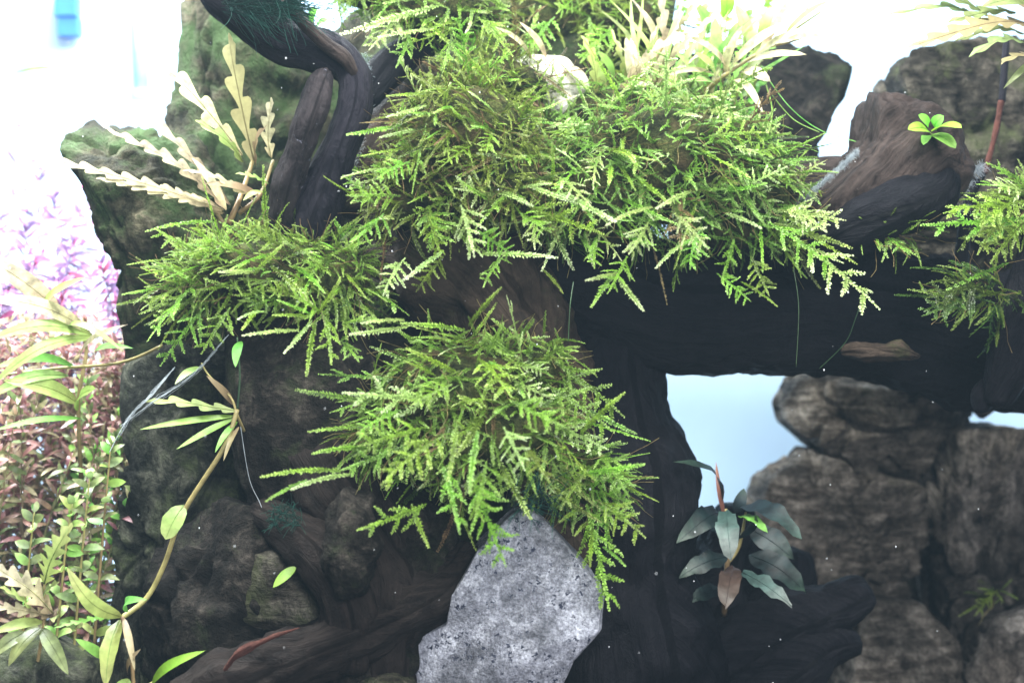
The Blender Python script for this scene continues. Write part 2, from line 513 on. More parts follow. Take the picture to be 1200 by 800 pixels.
def rock(name, label, outline, Y, depth, mat, group=None, cat='rock', parent=None, **kw):
    v, f = boulder(outline, Y, depth, **kw)
    o = obj(name, v, f, mat, parent, True)
    if parent is None:
        lo = min(v, key=lambda a: a.z)
        rebase(o, (sum(a.x for a in v) / len(v), Y, lo.z))
        tag(o, label, cat, group)
    return o

# leaves ------------------------------------------------------------
def blade(base, tip, width, kind='plain', lobes=6, bend=0.12, fold=0.16, face=None, wav=0.0, rng=rnd, side=0.0, n=None):
    """curved leaf from base to tip; returns verts, faces, t"""
    base, tip = Vector(base), Vector(tip)
    ax = tip - base
    L = ax.length
    ax.normalize()
    fc = Vector(face) if face else Vector((rng.uniform(-.3, .3), -0.8, 0.55))
    nrm = (fc - ax * fc.dot(ax)).normalized()
    lat = ax.cross(nrm)
    n = n or (lobes * 8 + 4 if kind == 'lobed' else 10)
    V, T = [], []
    ph = rng.uniform(0, 6)
    for i in range(n + 1):
        t = i / n
        if kind == 'lobed':
            env = math.sin(PI * min(1, t * 0.93 + 0.05)) ** 0.55 * (1 - 0.25 * t) * (0.86 + 0.22 * noise.noise(Vector((t * 5 + ph, ph, 0))))
            u = (t * lobes) % 1.0
            lo = 0.26 + 0.74 * max(0.0, math.sin(PI * u ** 2.0)) ** 0.8
            wl = env * (lo if t < 0.9 else lo * 0.7)
            lo *= 0.75 + 0.5 * abs(noise.noise(Vector((int(t * lobes) * 3.7 + ph, 1.3, ph))))+ 0.12
            u2 = (t * lobes + 0.35) % 1.0
            lo2 = 0.26 + 0.74 * max(0.0, math.sin(PI * u2 ** 2.0)) ** 0.8
            wr = env * (lo2 if t < 0.9 else lo2 * 0.7)
        elif kind == 'spoon':
            wl = wr = max(0.06, max(0.0, math.sin(PI * max(0.0, (t - 0.18) / 0.82) ** 0.9)) ** 0.55 if t > 0.18 else 0.06)
        elif kind == 'round':
            wl = wr = math.sin(PI * min(1, t * 0.985 + 0.01)) ** 0.5
        else:
            wl = wr = max(0.0, math.sin(PI * min(1, t ** 0.85 * 0.97 + 0.03))) ** 0.7
        if i == n: wl = wr = 0.02
        if wav:
            wl *= 1 + 0.35 * wav * math.sin(t * 17 + ph); wr *= 1 + 0.35 * wav * math.sin(t * 15 + ph * 2)
        c = base + ax * L * t + nrm * (bend * L * math.sin(PI * t) + (0.05 * L * math.sin(t * 5 + ph) * t if kind == 'lobed' else 0)) + lat * (side * L * math.sin(PI * t))
        rip = (wav * width * 0.6) * math.sin(t * 19 + ph)
        adv = ax * (0.34 * width if kind == 'lobed' else 0)
        l = c + lat * (wl * width / 2) + adv * wl + nrm * (fold * wl * width / 2 + rip)
        r = c - lat * (wr * width / 2) + adv * wr + nrm * (fold * wr * width / 2 - rip)
        V += [l, c, r]; T += [t, t, t]
    F = []
    for i in range(n):
        a = i * 3
        F += [(a, a + 1, a + 4, a + 3), (a + 1, a + 2, a + 5, a + 4)]
    return V, F, T

def tube(pts, r0, r1, seg=5):
    V, F, T = [], [], []
    n = len(pts)
    up = Vector((0.2, -1, 0.3))
    for i, p in enumerate(pts):
        tg = (pts[min(n - 1, i + 1)] - pts[max(0, i - 1)]).normalized()
        u = (up - tg * up.dot(tg)).normalized(); w = tg.cross(u)
        r = r0 + (r1 - r0) * i / (n - 1)
        for k in range(seg):
            a = 2 * PI * k / seg
            V.append(p + (u * math.cos(a) + w * math.sin(a)) * r); T.append(i / (n - 1))
    for i in range(n - 1):
        for k in range(seg):
            F.append((i * seg + k, i * seg + (k + 1) % seg, (i + 1) * seg + (k + 1) % seg, (i + 1) * seg + k))
    F.append(tuple(range(seg - 1, -1, -1)))
    F.append(tuple((n - 1) * seg + k for k in range(seg)))
    return V, F, T

def smooth_path(pts, m=6):
    out = []
    for i in range(len(pts) - 1):
        a, b, c, d = pts[max(0, i - 1)], pts[i], pts[i + 1], pts[min(len(pts) - 1, i + 2)]
        for j in range(m):
            t = j / m
            out.append(0.5 * ((2 * b) + (c - a) * t + (2 * a - 5 * b + 4 * c - d) * t * t + (3 * b - a - 3 * c + d) * t ** 3))
    out.append(pts[-1])
    return out

def merge(lst):
    V, F, T = [], [], []
    for v, f, t in lst:
        o = len(V)
        V += list(v); T += list(t)
        F += [tuple(i + o for i in x) for x in f]
    return V, F, T

# ================================================================== the setting
def sheet(name, x0, x1, y0, y1, z, n, amp, mat):
    V, F = [], []
    for j in range(n + 1):
        for i in range(n + 1):
            x = x0 + (x1 - x0) * i / n; y = y0 + (y1 - y0) * j / n
            V.append((x, y, z + amp * noise.fractal(Vector((x * 20, y * 20, 3)), 1, 2, 4)))
    for j in range(n):
        for i in range(n):
            a = j * (n + 1) + i
            F.append((a, a + 1, a + n + 2, a + n + 1))
    return obj(name, V, F, mat, None, True)
tag(sheet('gravel_bed', -0.75, 0.75, -0.35, 0.40, 0.03, 90, 0.006, M['gravel']), kind='structure')
YB = 0.42
bk = obj('back_wall', [(-0.95, YB, -0.02), (0.95, YB, -0.02), (0.95, YB, 0.64), (-0.95, YB, 0.64),
                       (-0.95, YB + 0.01, -0.02), (0.95, YB + 0.01, -0.02), (0.95, YB + 0.01, 0.64), (-0.95, YB + 0.01, 0.64)],
         [(0, 1, 2, 3), (7, 6, 5, 4), (0, 4, 5, 1), (1, 5, 6, 2), (2, 6, 7, 3), (3, 7, 4, 0)], M['back'])
tag(bk, kind='structure')

# ================================================================== rocks
rock('boulder', 'tall dark boulder standing behind the moss, mostly hidden', [(330, 110), (450, 20), (620, -10), (760, 20), (800, 150), (690, 330), (640, 420), (600, 620), (560, 900), (300, 900), (290, 560), (330, 330)], 0.13, 0.12, M['rock_mossy'], seed=3, rough=0.10, fine=0.05)
rock('rock', 'sunlit brown rock behind the lobed cream leaves and twisted branch', [(205, 130), (226, 60), (216, -20), (262, -20), (345, 10), (400, 60), (420, 150), (400, 330), (380, 560), (250, 560), (215, 330)], 0.10, 0.09, M['rock_mossy'], seed=5, rough=0.09, fine=0.05, crack=0.14, level=6, boxy=0.55, planes=8)
rock('rock', 'mossy rock column beside the pink plants under white lobed leaves', [(92, 182), (125, 160), (180, 166), (232, 190), (262, 240), (256, 330), (262, 480), (160, 480), (152, 345), (150, 290), (122, 235)], 0.055, 0.075, M['rock_mossy'], seed=9, rough=0.18, fine=0.1, crack=0.12, crack_freq=30, level=6)
rock('rock', 'grey-green rock behind the long runner stem', [(150, 430), (230, 395), (285, 420), (295, 520), (290, 660), (310, 900), (120, 900), (140, 690), (150, 600), (152, 520)], 0.035, 0.08, M['rock_grey'], seed=12, rough=0.06, fine=0.04, facet=0.04, boxy=0.5, crack=0.1, level=6, planes=8)
rock('rock', 'nearly black rock pillar under the feathery moss beside the lobed leaf', [(270, 370), (420, 360), (450, 430), (420, 560), (400, 700), (420, 900), (300, 900), (330, 640), (285, 540)], 0.015, 0.08, M['rock_dark'], seed=14, rough=0.09, fine=0.05, level=6, boxy=0.5)
rock('rock', 'dark green stained boulder with a runner stem crossing it', [(165, 720), (195, 640), (262, 585), (300, 600), (345, 660), (392, 730), (385, 800), (360, 900), (150, 900)], -0.01, 0.07, M['rock_dark'], seed=17, rough=0.06, fine=0.045, facet=0.05, boxy=0.55, crack=0.1, level=6, planes=9)
rock('rock', 'flat brown face of rock with a red stain below the pillar', [(292, 650), (330, 640), (370, 690), (385, 730), (330, 745), (285, 735)], -0.028, 0.03, M['rock_back'], seed=19, rough=0.03, fine=0.05, planes=6)
rock('rock', 'dark ribbed stone beside the speckled grey stone', [(410, 580), (480, 560), (530, 600), (530, 690), (505, 740), (480, 800), (470, 900), (370, 900), (385, 760), (400, 680)], -0.02, 0.06, M['rock_dark'], seed=23, rough=0.07, fine=0.08, planes=7)
rock('stone', 'round knobby dark stone with a green film above the root', [(385, 600), (405, 575), (435, 590), (442, 640), (430, 690), (402, 694), (384, 660)], -0.052, 0.035, M['rock_dark'], seed=25, rough=0.18, fine=0.14, freq=40, cat='stone', level=5)
rock('stone', 'smooth brown stone lying low below the ribbed stone', [(380, 820), (420, 785), (465, 770), (490, 790), (490, 900), (370, 900)], -0.03, 0.05, M['rock_back'], seed=27, cat='stone', level=4)
rock('stone', 'pale blue-grey speckled stone below the lower moss cushion', [(600, 600), (622, 596), (645, 618), (675, 652), (704, 690), (701, 728), (670, 762), (655, 800), (648, 900), (480, 900), (485, 765), (500, 738), (527, 724), (532, 690), (560, 640)], -0.03, 0.05, M['granite'], seed=31, rough=0.02, fine=0.012, boxy=0.28, cat='stone', level=6, planes=5)
rock('rock', 'stone with painted glare poking out of the upper moss', [(590, 78), (625, 66), (665, 72), (690, 100), (680, 150), (600, 150)], 0.045, 0.035, M['pale'], seed=33, level=4, rough=0.08, fine=0.05)
rock('rock', 'dark mossy rock peeking out behind the right of the moss', [(800, 70), (880, 66), (930, 66), (985, 92), (978, 128), (948, 156), (960, 260), (940, 420), (780, 420)], 0.15, 0.08, M['rock_dark'], seed=35, rough=0.09, fine=0.06, planes=7)
rock('rock', 'big brown mossy rock behind the broken stump and lime sprout', [(1038, 95), (1052, 72), (1090, 58), (1230, 40), (1260, 200), (1240, 380), (1010, 380), (1030, 265), (1070, 220), (1066, 150)], 0.13, 0.10, M['rock_back'], seed=37, rough=0.05, fine=0.03, crack=0.12, boxy=0.5, level=6, planes=8)
# the stack below the arch
rock('rock', 'cracked brown boulder wedged directly under the driftwood log', [(914, 472), (932, 442), (1000, 428), (1070, 424), (1112, 448), (1142, 470), (1134, 500), (1098, 520), (1085, 570), (1000, 562), (944, 516), (918, 494)], 0.20, 0.09, M['rock_brown'], seed=41, rough=0.028, fine=0.018, crack=0.22, crack_freq=24, boxy=0.42, facet=0.03, level=6, planes=9)
rock('rock', 'broad brown rock behind the dark-leaved plant', [(878, 600), (892, 558), (945, 524), (1000, 548), (1080, 566), (1092, 640), (1060, 700), (1040, 900), (860, 900), (870, 690)], 0.19, 0.09, M['rock_brown'], seed=43, rough=0.025, fine=0.018, crack=0.16, facet=0.02, boxy=0.4, crack_freq=15, level=6, planes=9)
rock('rock', 'tall vertically ridged rock beside the cracked boulder', [(1108, 503), (1150, 495), (1230, 508), (1240, 720), (1240, 900), (1120, 900), (1098, 690), (1084, 620), (1098, 560)], 0.19, 0.10, M['rock_slate'], seed=45, rough=0.03, fine=0.02, crack=0.26, crack_freq=22, boxy=0.42, facet=0.03, level=6, planes=10)
rock('rock', 'rounded brown rock with fine diagonal lines beside the dark stump foot', [(960, 830), (990, 760), (1024, 700), (1080, 708), (1116, 750), (1118, 830), (1120, 920), (950, 920)], 0.15, 0.07, M['rock_brown'], seed=47, rough=0.025, fine=0.018, boxy=0.5, level=6, planes=7)
rock('rock', 'small brown rock at the foot of the ridged rock', [(1120, 790), (1150, 735), (1230, 700), (1250, 920), (1110, 920)], 0.14, 0.06, M['rock_slate'], seed=49, rough=0.03, fine=0.02, crack=0.2, level=5, boxy=0.5, planes=7)
rock('rock', 'dark rock filling the gap behind the stacked brown rocks', [(930, 620), (1060, 520), (1180, 540), (1260, 600), (1260, 920), (900, 920)], 0.27, 0.06, M['rock_dark'], seed=51, level=4)
rock('pebble', 'small knob of stone hanging at the gap under the log', [(1140, 462), (1163, 462), (1162, 482), (1150, 491), (1140, 480)], 0.17, 0.02, M['rock_brown'], seed=53, level=3, cat='stone')

# ================================================================== driftwood
def wood_lump(name, outline, Y, depth, mat, parent, axis, **kw):
    v, f = boulder(outline, Y, depth, groove=(Vector(axis).normalized(), 0.11), **kw)
    o = obj(name, v, f, mat, parent, True)
    uv_from_pos(o, axis)
    return o

arch = thing('driftwood_arch', 'black driftwood log bridging over the white gap on a thick leg', 'driftwood', P(740, 850, 0.04))
wood_part('log', [(600, 300, 0.05, 70), (700, 335, 0.05, 75), (800, 365, 0.05, 76), (900, 360, 0.055, 78), (1000, 362, 0.06, 78), (1100, 385, 0.065, 80), (1180, 400, 0.07, 84), (1300, 400, 0.08, 80)], M['wood'], arch, seed=2, seg=48, rough=0.13, groove=0.10, freq=45)
wood_part('leg', [(715, 330, 0.05, 60), (715, 420, 0.05, 58), (722, 490, 0.045, 62), (735, 570, 0.04, 82), (735, 660, 0.04, 80), (745, 760, 0.04, 95), (750, 920, 0.04, 120)], M['wood'], arch, seed=4, seg=44, rough=0.13, groove=0.10, freq=45)
wood_part('trunk', [(470, 250, 0.04, 60), (520, 300, 0.022, 72), (590, 365, 0.015, 66), (640, 470, 0.02, 56), (660, 600, 0.035, 55), (690, 760, 0.035, 60)], M['wood_mossy'], arch, seed=6, seg=56, rough=0.24, groove=0.14, freq=70)
wood_part('root', [(790, 840, 0.06, 60), (860, 775, 0.06, 55), (920, 735, 0.06, 45), (980, 710, 0.06, 32), (1022, 690, 0.06, 20)], M['wood'], arch, seed=8, seg=44, rough=0.22, groove=0.14, freq=65)
wood_part('root', [(850, 860, 0.045, 60), (920, 790, 0.045, 40), (965, 760, 0.05, 26), (1006, 752, 0.055, 14)], M['wood'], arch, seed=10, seg=44, rough=0.22, groove=0.14, freq=65)
wood_part('root', [(770, 900, 0.07, 70), (805, 760, 0.075, 62), (838, 680, 0.08, 48), (856, 622, 0.08, 34), (862, 588, 0.08, 20)], M['wood'], arch, seed=66, seg=44, rough=0.22, groove=0.14, freq=65)
wood_part('root', [(820, 860, 0.075, 60), (880, 740, 0.085, 55), (915, 690, 0.09, 40), (930, 640, 0.09, 24)], M['wood'], arch, seed=67, seg=44, rough=0.22, groove=0.14, freq=65)
wood_part('knot', [(985, 412, 0.010, 4), (1010, 410, 0.005, 11), (1050, 412, 0.005, 12), (1078, 418, 0.012, 4)], M['wood_mossy'], arch, seed=11, seg=32, rough=0.7, groove=0.3, freq=80)

tw = thing('driftwood_branch', 'twisted dark branch bending down like an elbow beside a broken stub', 'driftwood', P(345, 300, 0.0))
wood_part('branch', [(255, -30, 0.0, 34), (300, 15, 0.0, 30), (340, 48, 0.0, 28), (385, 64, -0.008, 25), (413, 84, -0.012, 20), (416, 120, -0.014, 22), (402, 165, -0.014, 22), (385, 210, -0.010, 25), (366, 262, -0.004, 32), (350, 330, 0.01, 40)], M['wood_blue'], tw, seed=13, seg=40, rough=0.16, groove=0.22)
wood_part('branch', [(330, 0, -0.018, 5), (352, 24, -0.020, 7), (382, 52, -0.020, 9), (405, 70, -0.020, 9), (420, 98, -0.016, 4)], M['wood_lit'], tw, seed=15, seg=24, rough=0.12, groove=0.14)  # ridge of lighter wood that paints the light along the elbow's top
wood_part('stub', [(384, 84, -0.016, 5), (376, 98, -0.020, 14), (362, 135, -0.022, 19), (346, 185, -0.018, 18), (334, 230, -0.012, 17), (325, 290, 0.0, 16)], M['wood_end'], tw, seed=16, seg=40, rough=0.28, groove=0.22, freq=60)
wood_part('twig', [(425, 120, 0.03, 16), (450, 85, 0.035, 22), (480, 60, 0.04, 20), (520, 40, 0.05, 16), (560, 30, 0.06, 10)], M['wood'], tw, seed=18, seg=24)
wood_part('root', [(395, 250, 0.03, 34), (430, 180, 0.035, 30), (455, 140, 0.04, 22), (470, 100, 0.05, 10)], M['wood_mossy'], tw, seed=20, seg=28, rough=0.14, groove=0.14)

st = thing('driftwood_stump', 'broken brown driftwood stump with a ragged top leaning up beside the lime sprout', 'driftwood', P(1000, 290, 0.05))
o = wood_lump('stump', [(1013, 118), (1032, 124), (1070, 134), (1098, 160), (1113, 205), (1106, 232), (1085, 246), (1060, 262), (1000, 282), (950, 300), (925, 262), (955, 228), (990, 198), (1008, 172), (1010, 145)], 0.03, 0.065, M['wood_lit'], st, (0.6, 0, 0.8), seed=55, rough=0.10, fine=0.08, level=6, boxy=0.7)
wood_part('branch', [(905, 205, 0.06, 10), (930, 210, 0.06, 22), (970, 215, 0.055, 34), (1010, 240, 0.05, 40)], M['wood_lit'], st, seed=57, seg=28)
wood_part('painted_shade', [(1112, 196, 0.002, 10), (1098, 222, 0.0, 26), (1062, 240, -0.002, 34), (1010, 258, 0.0, 34), (962, 286, 0.008, 30), (930, 310, 0.02, 22)], M['wood'], st, seed=59, seg=44, rough=0.22, groove=0.16, freq=60)  # black wood painting the shade over the stump's lower half

ed = thing('driftwood_post', 'dark upright driftwood post leaning against the end of the log', 'driftwood', P(1165, 480, 0.0))
wood_part('post', [(1235, 230, 0.0, 22), (1215, 310, 0.0, 26), (1195, 380, 0.0, 30), (1178, 440, 0.0, 26), (1166, 478, 0.0, 14)], M['wood'], ed, seed=60, seg=30)
wood_part('stub', [(1160, 445, 0.005, 6), (1150, 462, 0.005, 12), (1152, 482, 0.005, 10)], M['wood'], ed, seed=61, seg=18)
tg = thing('driftwood_twig', 'thin reddish twig standing in front of the big brown rock', 'driftwood', P(1125, 330, 0.05))
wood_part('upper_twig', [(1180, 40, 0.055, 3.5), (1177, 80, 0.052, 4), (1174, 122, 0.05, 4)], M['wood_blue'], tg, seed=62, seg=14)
wood_part('twig', [(1174, 116, 0.05, 3.5), (1169, 145, 0.05, 4), (1163, 170, 0.05, 3.6), (1154, 205, 0.05, 3.6)], M['wood_red'], tg, seed=69, seg=18, rough=0.4, groove=0.3, freq=120)
wood_part('foot', [(1154, 200, 0.05, 4), (1136, 235, 0.05, 6), (1128, 290, 0.04, 9), (1124, 345, 0.03, 9)], M['wood'], tg, seed=63, seg=14)
rt = thing('driftwood_root', 'gnarled dark driftwood root with a reddish edge painted as lit sweeping past the grey stone', 'driftwood', P(330, 830, -0.05))
wood_part('root', [(200, 850, -0.045, 40), (290, 800, -0.045, 42), (370, 762, -0.045, 38), (440, 735, -0.04, 36), (520, 690, -0.035, 30), (560, 640, -0.03, 18)], M['wood_dim'], rt, seed=64, seg=52, rough=0.30, groove=0.18, freq=60)
wood_part('trunk', [(335, 360, 0.02, 60), (345, 440, 0.005, 62), (365, 530, -0.01, 56), (415, 610, -0.025, 52), (462, 680, -0.03, 48), (456, 760, -0.03, 44), (440, 860, -0.03, 50)], M['wood_dim'], rt, seed=81, seg=56, rough=0.26, groove=0.16, freq=55)
wood_part('branch', [(300, 600, -0.02, 20), (345, 625, -0.035, 26), (385, 660, -0.045, 30), (410, 720, -0.045, 34), (400, 780, -0.04, 36)], M['wood_dim'], rt, seed=82, seg=44, rough=0.3, groove=0.16, freq=60)
wood_part('lit_edge', [(262, 786, -0.0575, 1.2), (276, 768, -0.0590, 3.2), (296, 756, -0.0595, 4.2), (322, 745, -0.0590, 2.6), (352, 735, -0.0560, 0.8)], M['wood_red'], rt, seed=65, seg=24, rough=0.7, groove=0.5, freq=150)  # reddish ridge, its lit look put into the lighter colour

# ================================================================== moss
def shoot(L, w, rng, pitch=None, droop=0.15, side=0.0, rows=4, t0=0.0, t1=1.0):
    """feathery moss shoot along +Y, flat in XY; size in metres"""
    px = K
    pitch = pitch or 2.4 * px
    n = max(6, int(L / pitch))
    V, F, T = [], [], []
    pts = []
    for i in range(n + 1):
        s = i / n
        pts.append(Vector((side * L * s * s, L * s * (1 - 0.12 * abs(droop)), -droop * L * s * s)))
    # stem
    st = pts[::max(1, n // 8)]
    v, f, t = tube(st, 0.75 * px, 0.3 * px, 3)
    V += v; F += f; T += [t0 + (t1 - t0) * x * 0.4 for x in t]
    for i in range(1, n + 1):
        s = i / n
        prof = min(1.0, 0.45 + 2.2 * s) * (1 - s ** 3.0 * 0.65)
        tg = (pts[i] - pts[i - 1]).normalized()
        lat = Vector((1, 0, 0)); lat = (lat - tg * lat.dot(tg)).normalized()
        up = lat.cross(tg)
        for r in range(rows):
            a = [0, PI, 0.9, PI - 0.9, PI / 2][r] + rng.uniform(-.35, .35)
            out = lat * math.cos(a) + up * math.sin(a)
            ll = w / 2 * prof * rng.uniform(0.7, 1.55) * (1.0 if r < 2 else 0.75)
            ang = rng.uniform(0.65, 1.15)
            d = (tg * math.cos(ang) + out * math.sin(ang)).normalized()
            q = d.cross(up if r < 2 else lat)
            if q.length < 1e-6: q = lat
            q = q.normalized() * pitch * rng.uniform(0.32, 0.5)
            b = pts[i] - tg * pitch * rng.uniform(0, 0.6)
            o = len(V)
            V += [b, b + d * ll * 0.5 + q, b + d * ll, b + d * ll * 0.5 - q]
            tt = t0 + (t1 - t0) * (0.25 + 0.75 * s ** 1.6)
            T += [tt * 0.6, tt * 0.85, min(1, tt * 1.1), tt * 0.85]
            F.append((o, o + 1, o + 2, o + 3))
    return V, F, T, pts

def frond(L, rng, w=11, droop=0.2, nside=10, bendy=0.25):
    px = K
    side = rng.uniform(-bendy, bendy)
    V, F, T, pts = shoot(L, w * px * 0.8, rng, droop=droop, side=side, t0=0.1, t1=0.9)
    parts = [(V, F, T)]
    n = len(pts)
    for k in range(nside):
        s = 0.12 + 0.78 * (k + rng.uniform(-.3, .3)) / nside
        i = max(1, min(n - 2, int(s * n)))
        sl = L * rng.uniform(0.22, 0.42) * (1 - 0.6 * s)
        if sl < 8 * px: continue
        v, f, t, _ = shoot(sl, w * px * 0.85, rng, droop=rng.uniform(0.0, 0.3), side=rng.uniform(-.2, .2), t0=0.25, t1=1.0)
        sg = 1 if k % 2 else -1
        rot = Euler((rng.uniform(-.5, .3), rng.uniform(-.5, .5), -sg * rng.uniform(0.6, 1.15))).to_matrix()
        parts.append(([rot @ a + pts[i] for a in v], f, t))
    return merge(parts)

def mesh_data(name, vft, mat):
    V, F, T = vft
    me = bpy.data.meshes.new(name)
    me.from_pydata([tuple(v) for v in V], [], F)
    a = me.attributes.new('t', 'FLOAT', 'POINT')
    a.data.foreach_set('value', list(T))
    me.materials.append(mat)
    me.update()
    return me

mr = random.Random(21)
UNIT = 100 * K                                   # variants are built 100 photo pixels long and scaled
SIMPLE, COMP = {}, {}
for key in ('moss', 'moss_bright', 'moss_pale', 'moss_deep', 'moss_dead'):
    SIMPLE[key] = []
    COMP[key] = []
sv = [shoot(UNIT, mr.uniform(8.5, 12) * K, mr, droop=mr.uniform(-0.05, 0.12) if q < 6 else mr.uniform(-0.1, 0.35), side=mr.uniform(-.12, .12) if q < 6 else mr.uniform(-.25, .25))[:3] for q in range(12)]
cv = [frond(UNIT, mr, w=mr.uniform(7.5, 10.5), droop=mr.uniform(-0.05, 0.15) if q < 6 else mr.uniform(-0.1, 0.55), nside=mr.randint(4, 12), bendy=0.12 if q < 6 else 0.25) for q in range(14)]
for key in SIMPLE:
    SIMPLE[key] = [mesh_data('shoot_' + key, x, M[key]) for x in sv]
    COMP[key] = [mesh_data('frond_' + key, x, M[key]) for x in cv]

def frame(base, tip, nrm, roll=0.0):
    y = (tip - base)
    L = y.length
    y.normalize()
    z = (nrm - y * nrm.dot(y))
    if z.length < 1e-5: z = Vector((0.1, 0, 1))
    z.normalize()
    x = y.cross(z).normalized()
    m = Matrix((x, y, z)).transposed()
    if roll: m = m @ Matrix.Rotation(roll, 3, 'Y')
    return m, L

def place(root, me, base, tip, nrm=Vector((0, -0.75, 0.65)), wide=1.0, roll=0.0):
    m, L = frame(base, tip, nrm, roll)
    s = L / UNIT
    ws = wide * (s ** 0.55)                      # short shoots keep their leaflets' size
    o = bpy.data.objects.new('frond', me)
    COL.objects.link(o)
    o.parent = root
    M4 = m.to_4x4() @ Matrix.Diagonal((ws, s, ws, 1))
    M4.translation = base - Vector(list(root['_base']))
    o.matrix_basis = M4
    return o

def moss_clump(label, blobs, keys, n_parts, n_fill, seed, pal, flow=(0, -0.25, -0.35), lens=(45, 105), base=None, fill_len=(22, 48), cushion=True, out=1.0, core_scale=0.82, density_front=True):
    """blobs: (px,py,Y,rx,ry,rdepth px); keys: (bx,by,bY,tx,ty,tY,mat,compound)"""
    rng = random.Random(seed)
    b0 = base or (blobs[0][0], blobs[0][1] + blobs[0][4], blobs[0][2])
    root = thing('moss_cushion', label, 'moss', P(*b0), 'moss cushions growing on the driftwood')
    wts = [b[3] * b[4] for b in blobs]
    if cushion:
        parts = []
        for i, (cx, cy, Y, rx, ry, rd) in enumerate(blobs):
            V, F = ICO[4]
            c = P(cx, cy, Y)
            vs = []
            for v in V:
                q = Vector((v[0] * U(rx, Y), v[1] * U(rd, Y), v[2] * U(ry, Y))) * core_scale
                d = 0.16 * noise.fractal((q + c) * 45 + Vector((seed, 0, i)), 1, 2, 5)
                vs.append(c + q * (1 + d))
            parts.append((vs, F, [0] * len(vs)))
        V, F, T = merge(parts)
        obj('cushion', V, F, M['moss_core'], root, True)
    def sample(front):
        cx, cy, Y, rx, ry, rd = rng.choices(blobs, wts)[0]
        while True:
            d = Vector((rng.gauss(0, 1), rng.gauss(0, 1), rng.gauss(0, 1))).normalized()
            if front and d.y > 0.35: continue
            if d.z < -0.75: continue
            break
        c = P(cx, cy, Y)
        k = rng.uniform(0.72, 0.95)
        p = c + Vector((d.x * U(rx, Y), d.y * U(rd, Y), d.z * U(ry, Y))) * k
        n = Vector((d.x / rx, d.y / rd, d.z / ry)).normalized()
        return p, n
    def direction(n):
        r = Vector((rng.uniform(-1, 1), rng.uniform(-1, 1), rng.uniform(-0.8, 0.8)))
        d = n * out * 0.6 + Vector(flow) * 1.0 + r * 0.95
        d = d - n * min(0, d.dot(n)) + n * 0.15
        return d.normalized()
    for (bx, by, bY, tx, ty, tY, mk, comp) in keys:
        me = rng.choice((COMP if comp else SIMPLE)[mk][:6])
        place(root, me, P(bx, by, bY), P(tx, ty, tY), Vector((rng.uniform(-.3, .3), -0.8, 0.55)), wide=1.0 if comp else 1.05, roll=rng.uniform(-.4, .4))
    names, w = zip(*pal)
    off_ = Vector((seed * 1.7, 0, seed * 0.9))
    for i in range(n_parts):
        for _ in range(4):
            p, n = sample(density_front)
            pn = noise.noise(p * 38 + off_)
            if pn > -0.18 or rng.random() < 0.25: break
        d = direction(n)
        L = U(lens[0] * 0.7 + (lens[1] * 1.15 - lens[0] * 0.7) * rng.random() ** 1.5)
        pc = noise.noise(p * 30 + off_ * 2)
        mk = rng.choices(names, [a * (max(0.08, 1 + 2.6 * pc) if q in ('moss_pale', 'moss_bright') else max(0.08, 1 - 2.6 * pc)) for q, a in zip(names, w)])[0]
        comp = rng.random() < 0.45
        me = rng.choice((COMP if comp else SIMPLE)[mk])
        place(root, me, p, p + d * L, (n + Vector((rng.uniform(-.5, .5), -0.4, 0.5))), wide=rng.uniform(0.55, 1.15), roll=rng.uniform(-.8, .8))
    fills = []
    base_v = Vector(list(root['_base']))
    small = [shoot(UNIT, rng.uniform(7, 12) * K, rng, pitch=3.2 * K, droop=rng.uniform(0, 0.35), side=rng.uniform(-.3, .3), rows=3, t0=0.0, t1=0.75)[:3] for _ in range(6)]
    for i in range(n_fill):
        p, n = sample(False)
        d = direction(n)
        L = U(rng.uniform(*fill_len))
        m, _ = frame(p, p + d * L, n + Vector((rng.uniform(-.6, .6), -.3, .4)), rng.uniform(-1, 1))
        s = L / UNIT
        M4 = m.to_4x4() @ Matrix.Diagonal((s ** 0.6, s, s ** 0.6, 1))
        M4.translation = p
        v, f, t = rng.choice(small)
        fills.append(([M4 @ a for a in v], f, t))
    hair = []
    for i in range(n_fill // 3):                 # bare wiry stems tangled through the cushion
        p, n = sample(False)
        d = direction(n)
        pts = [p - n * U(6)]
        for k in range(5):
            d = (d + Vector((rng.uniform(-1, 1), rng.uniform(-1, 1), rng.uniform(-1, 1))) * 0.35).normalized()
            pts.append(pts[-1] + d * U(rng.uniform(8, 16)))
        hair.append(tube(pts, U(0.5), U(0.3), 3))
    if hair:
        V, F, T = merge(hair)
        o = obj('wiry_stems', V, F, M['moss_dead'], root, False, T)
        o['kind'] = 'stuff'
    if fills:
        V, F, T = merge(fills)
        o = obj('undergrowth', V, F, M['moss'], root, False, [min(1, x * 1.25) for x in T])
        o['kind'] = 'stuff'
    return root

B, Pl, Ms, Dp, Dd = 'moss_bright', 'moss_pale', 'moss', 'moss_deep', 'moss_dead'
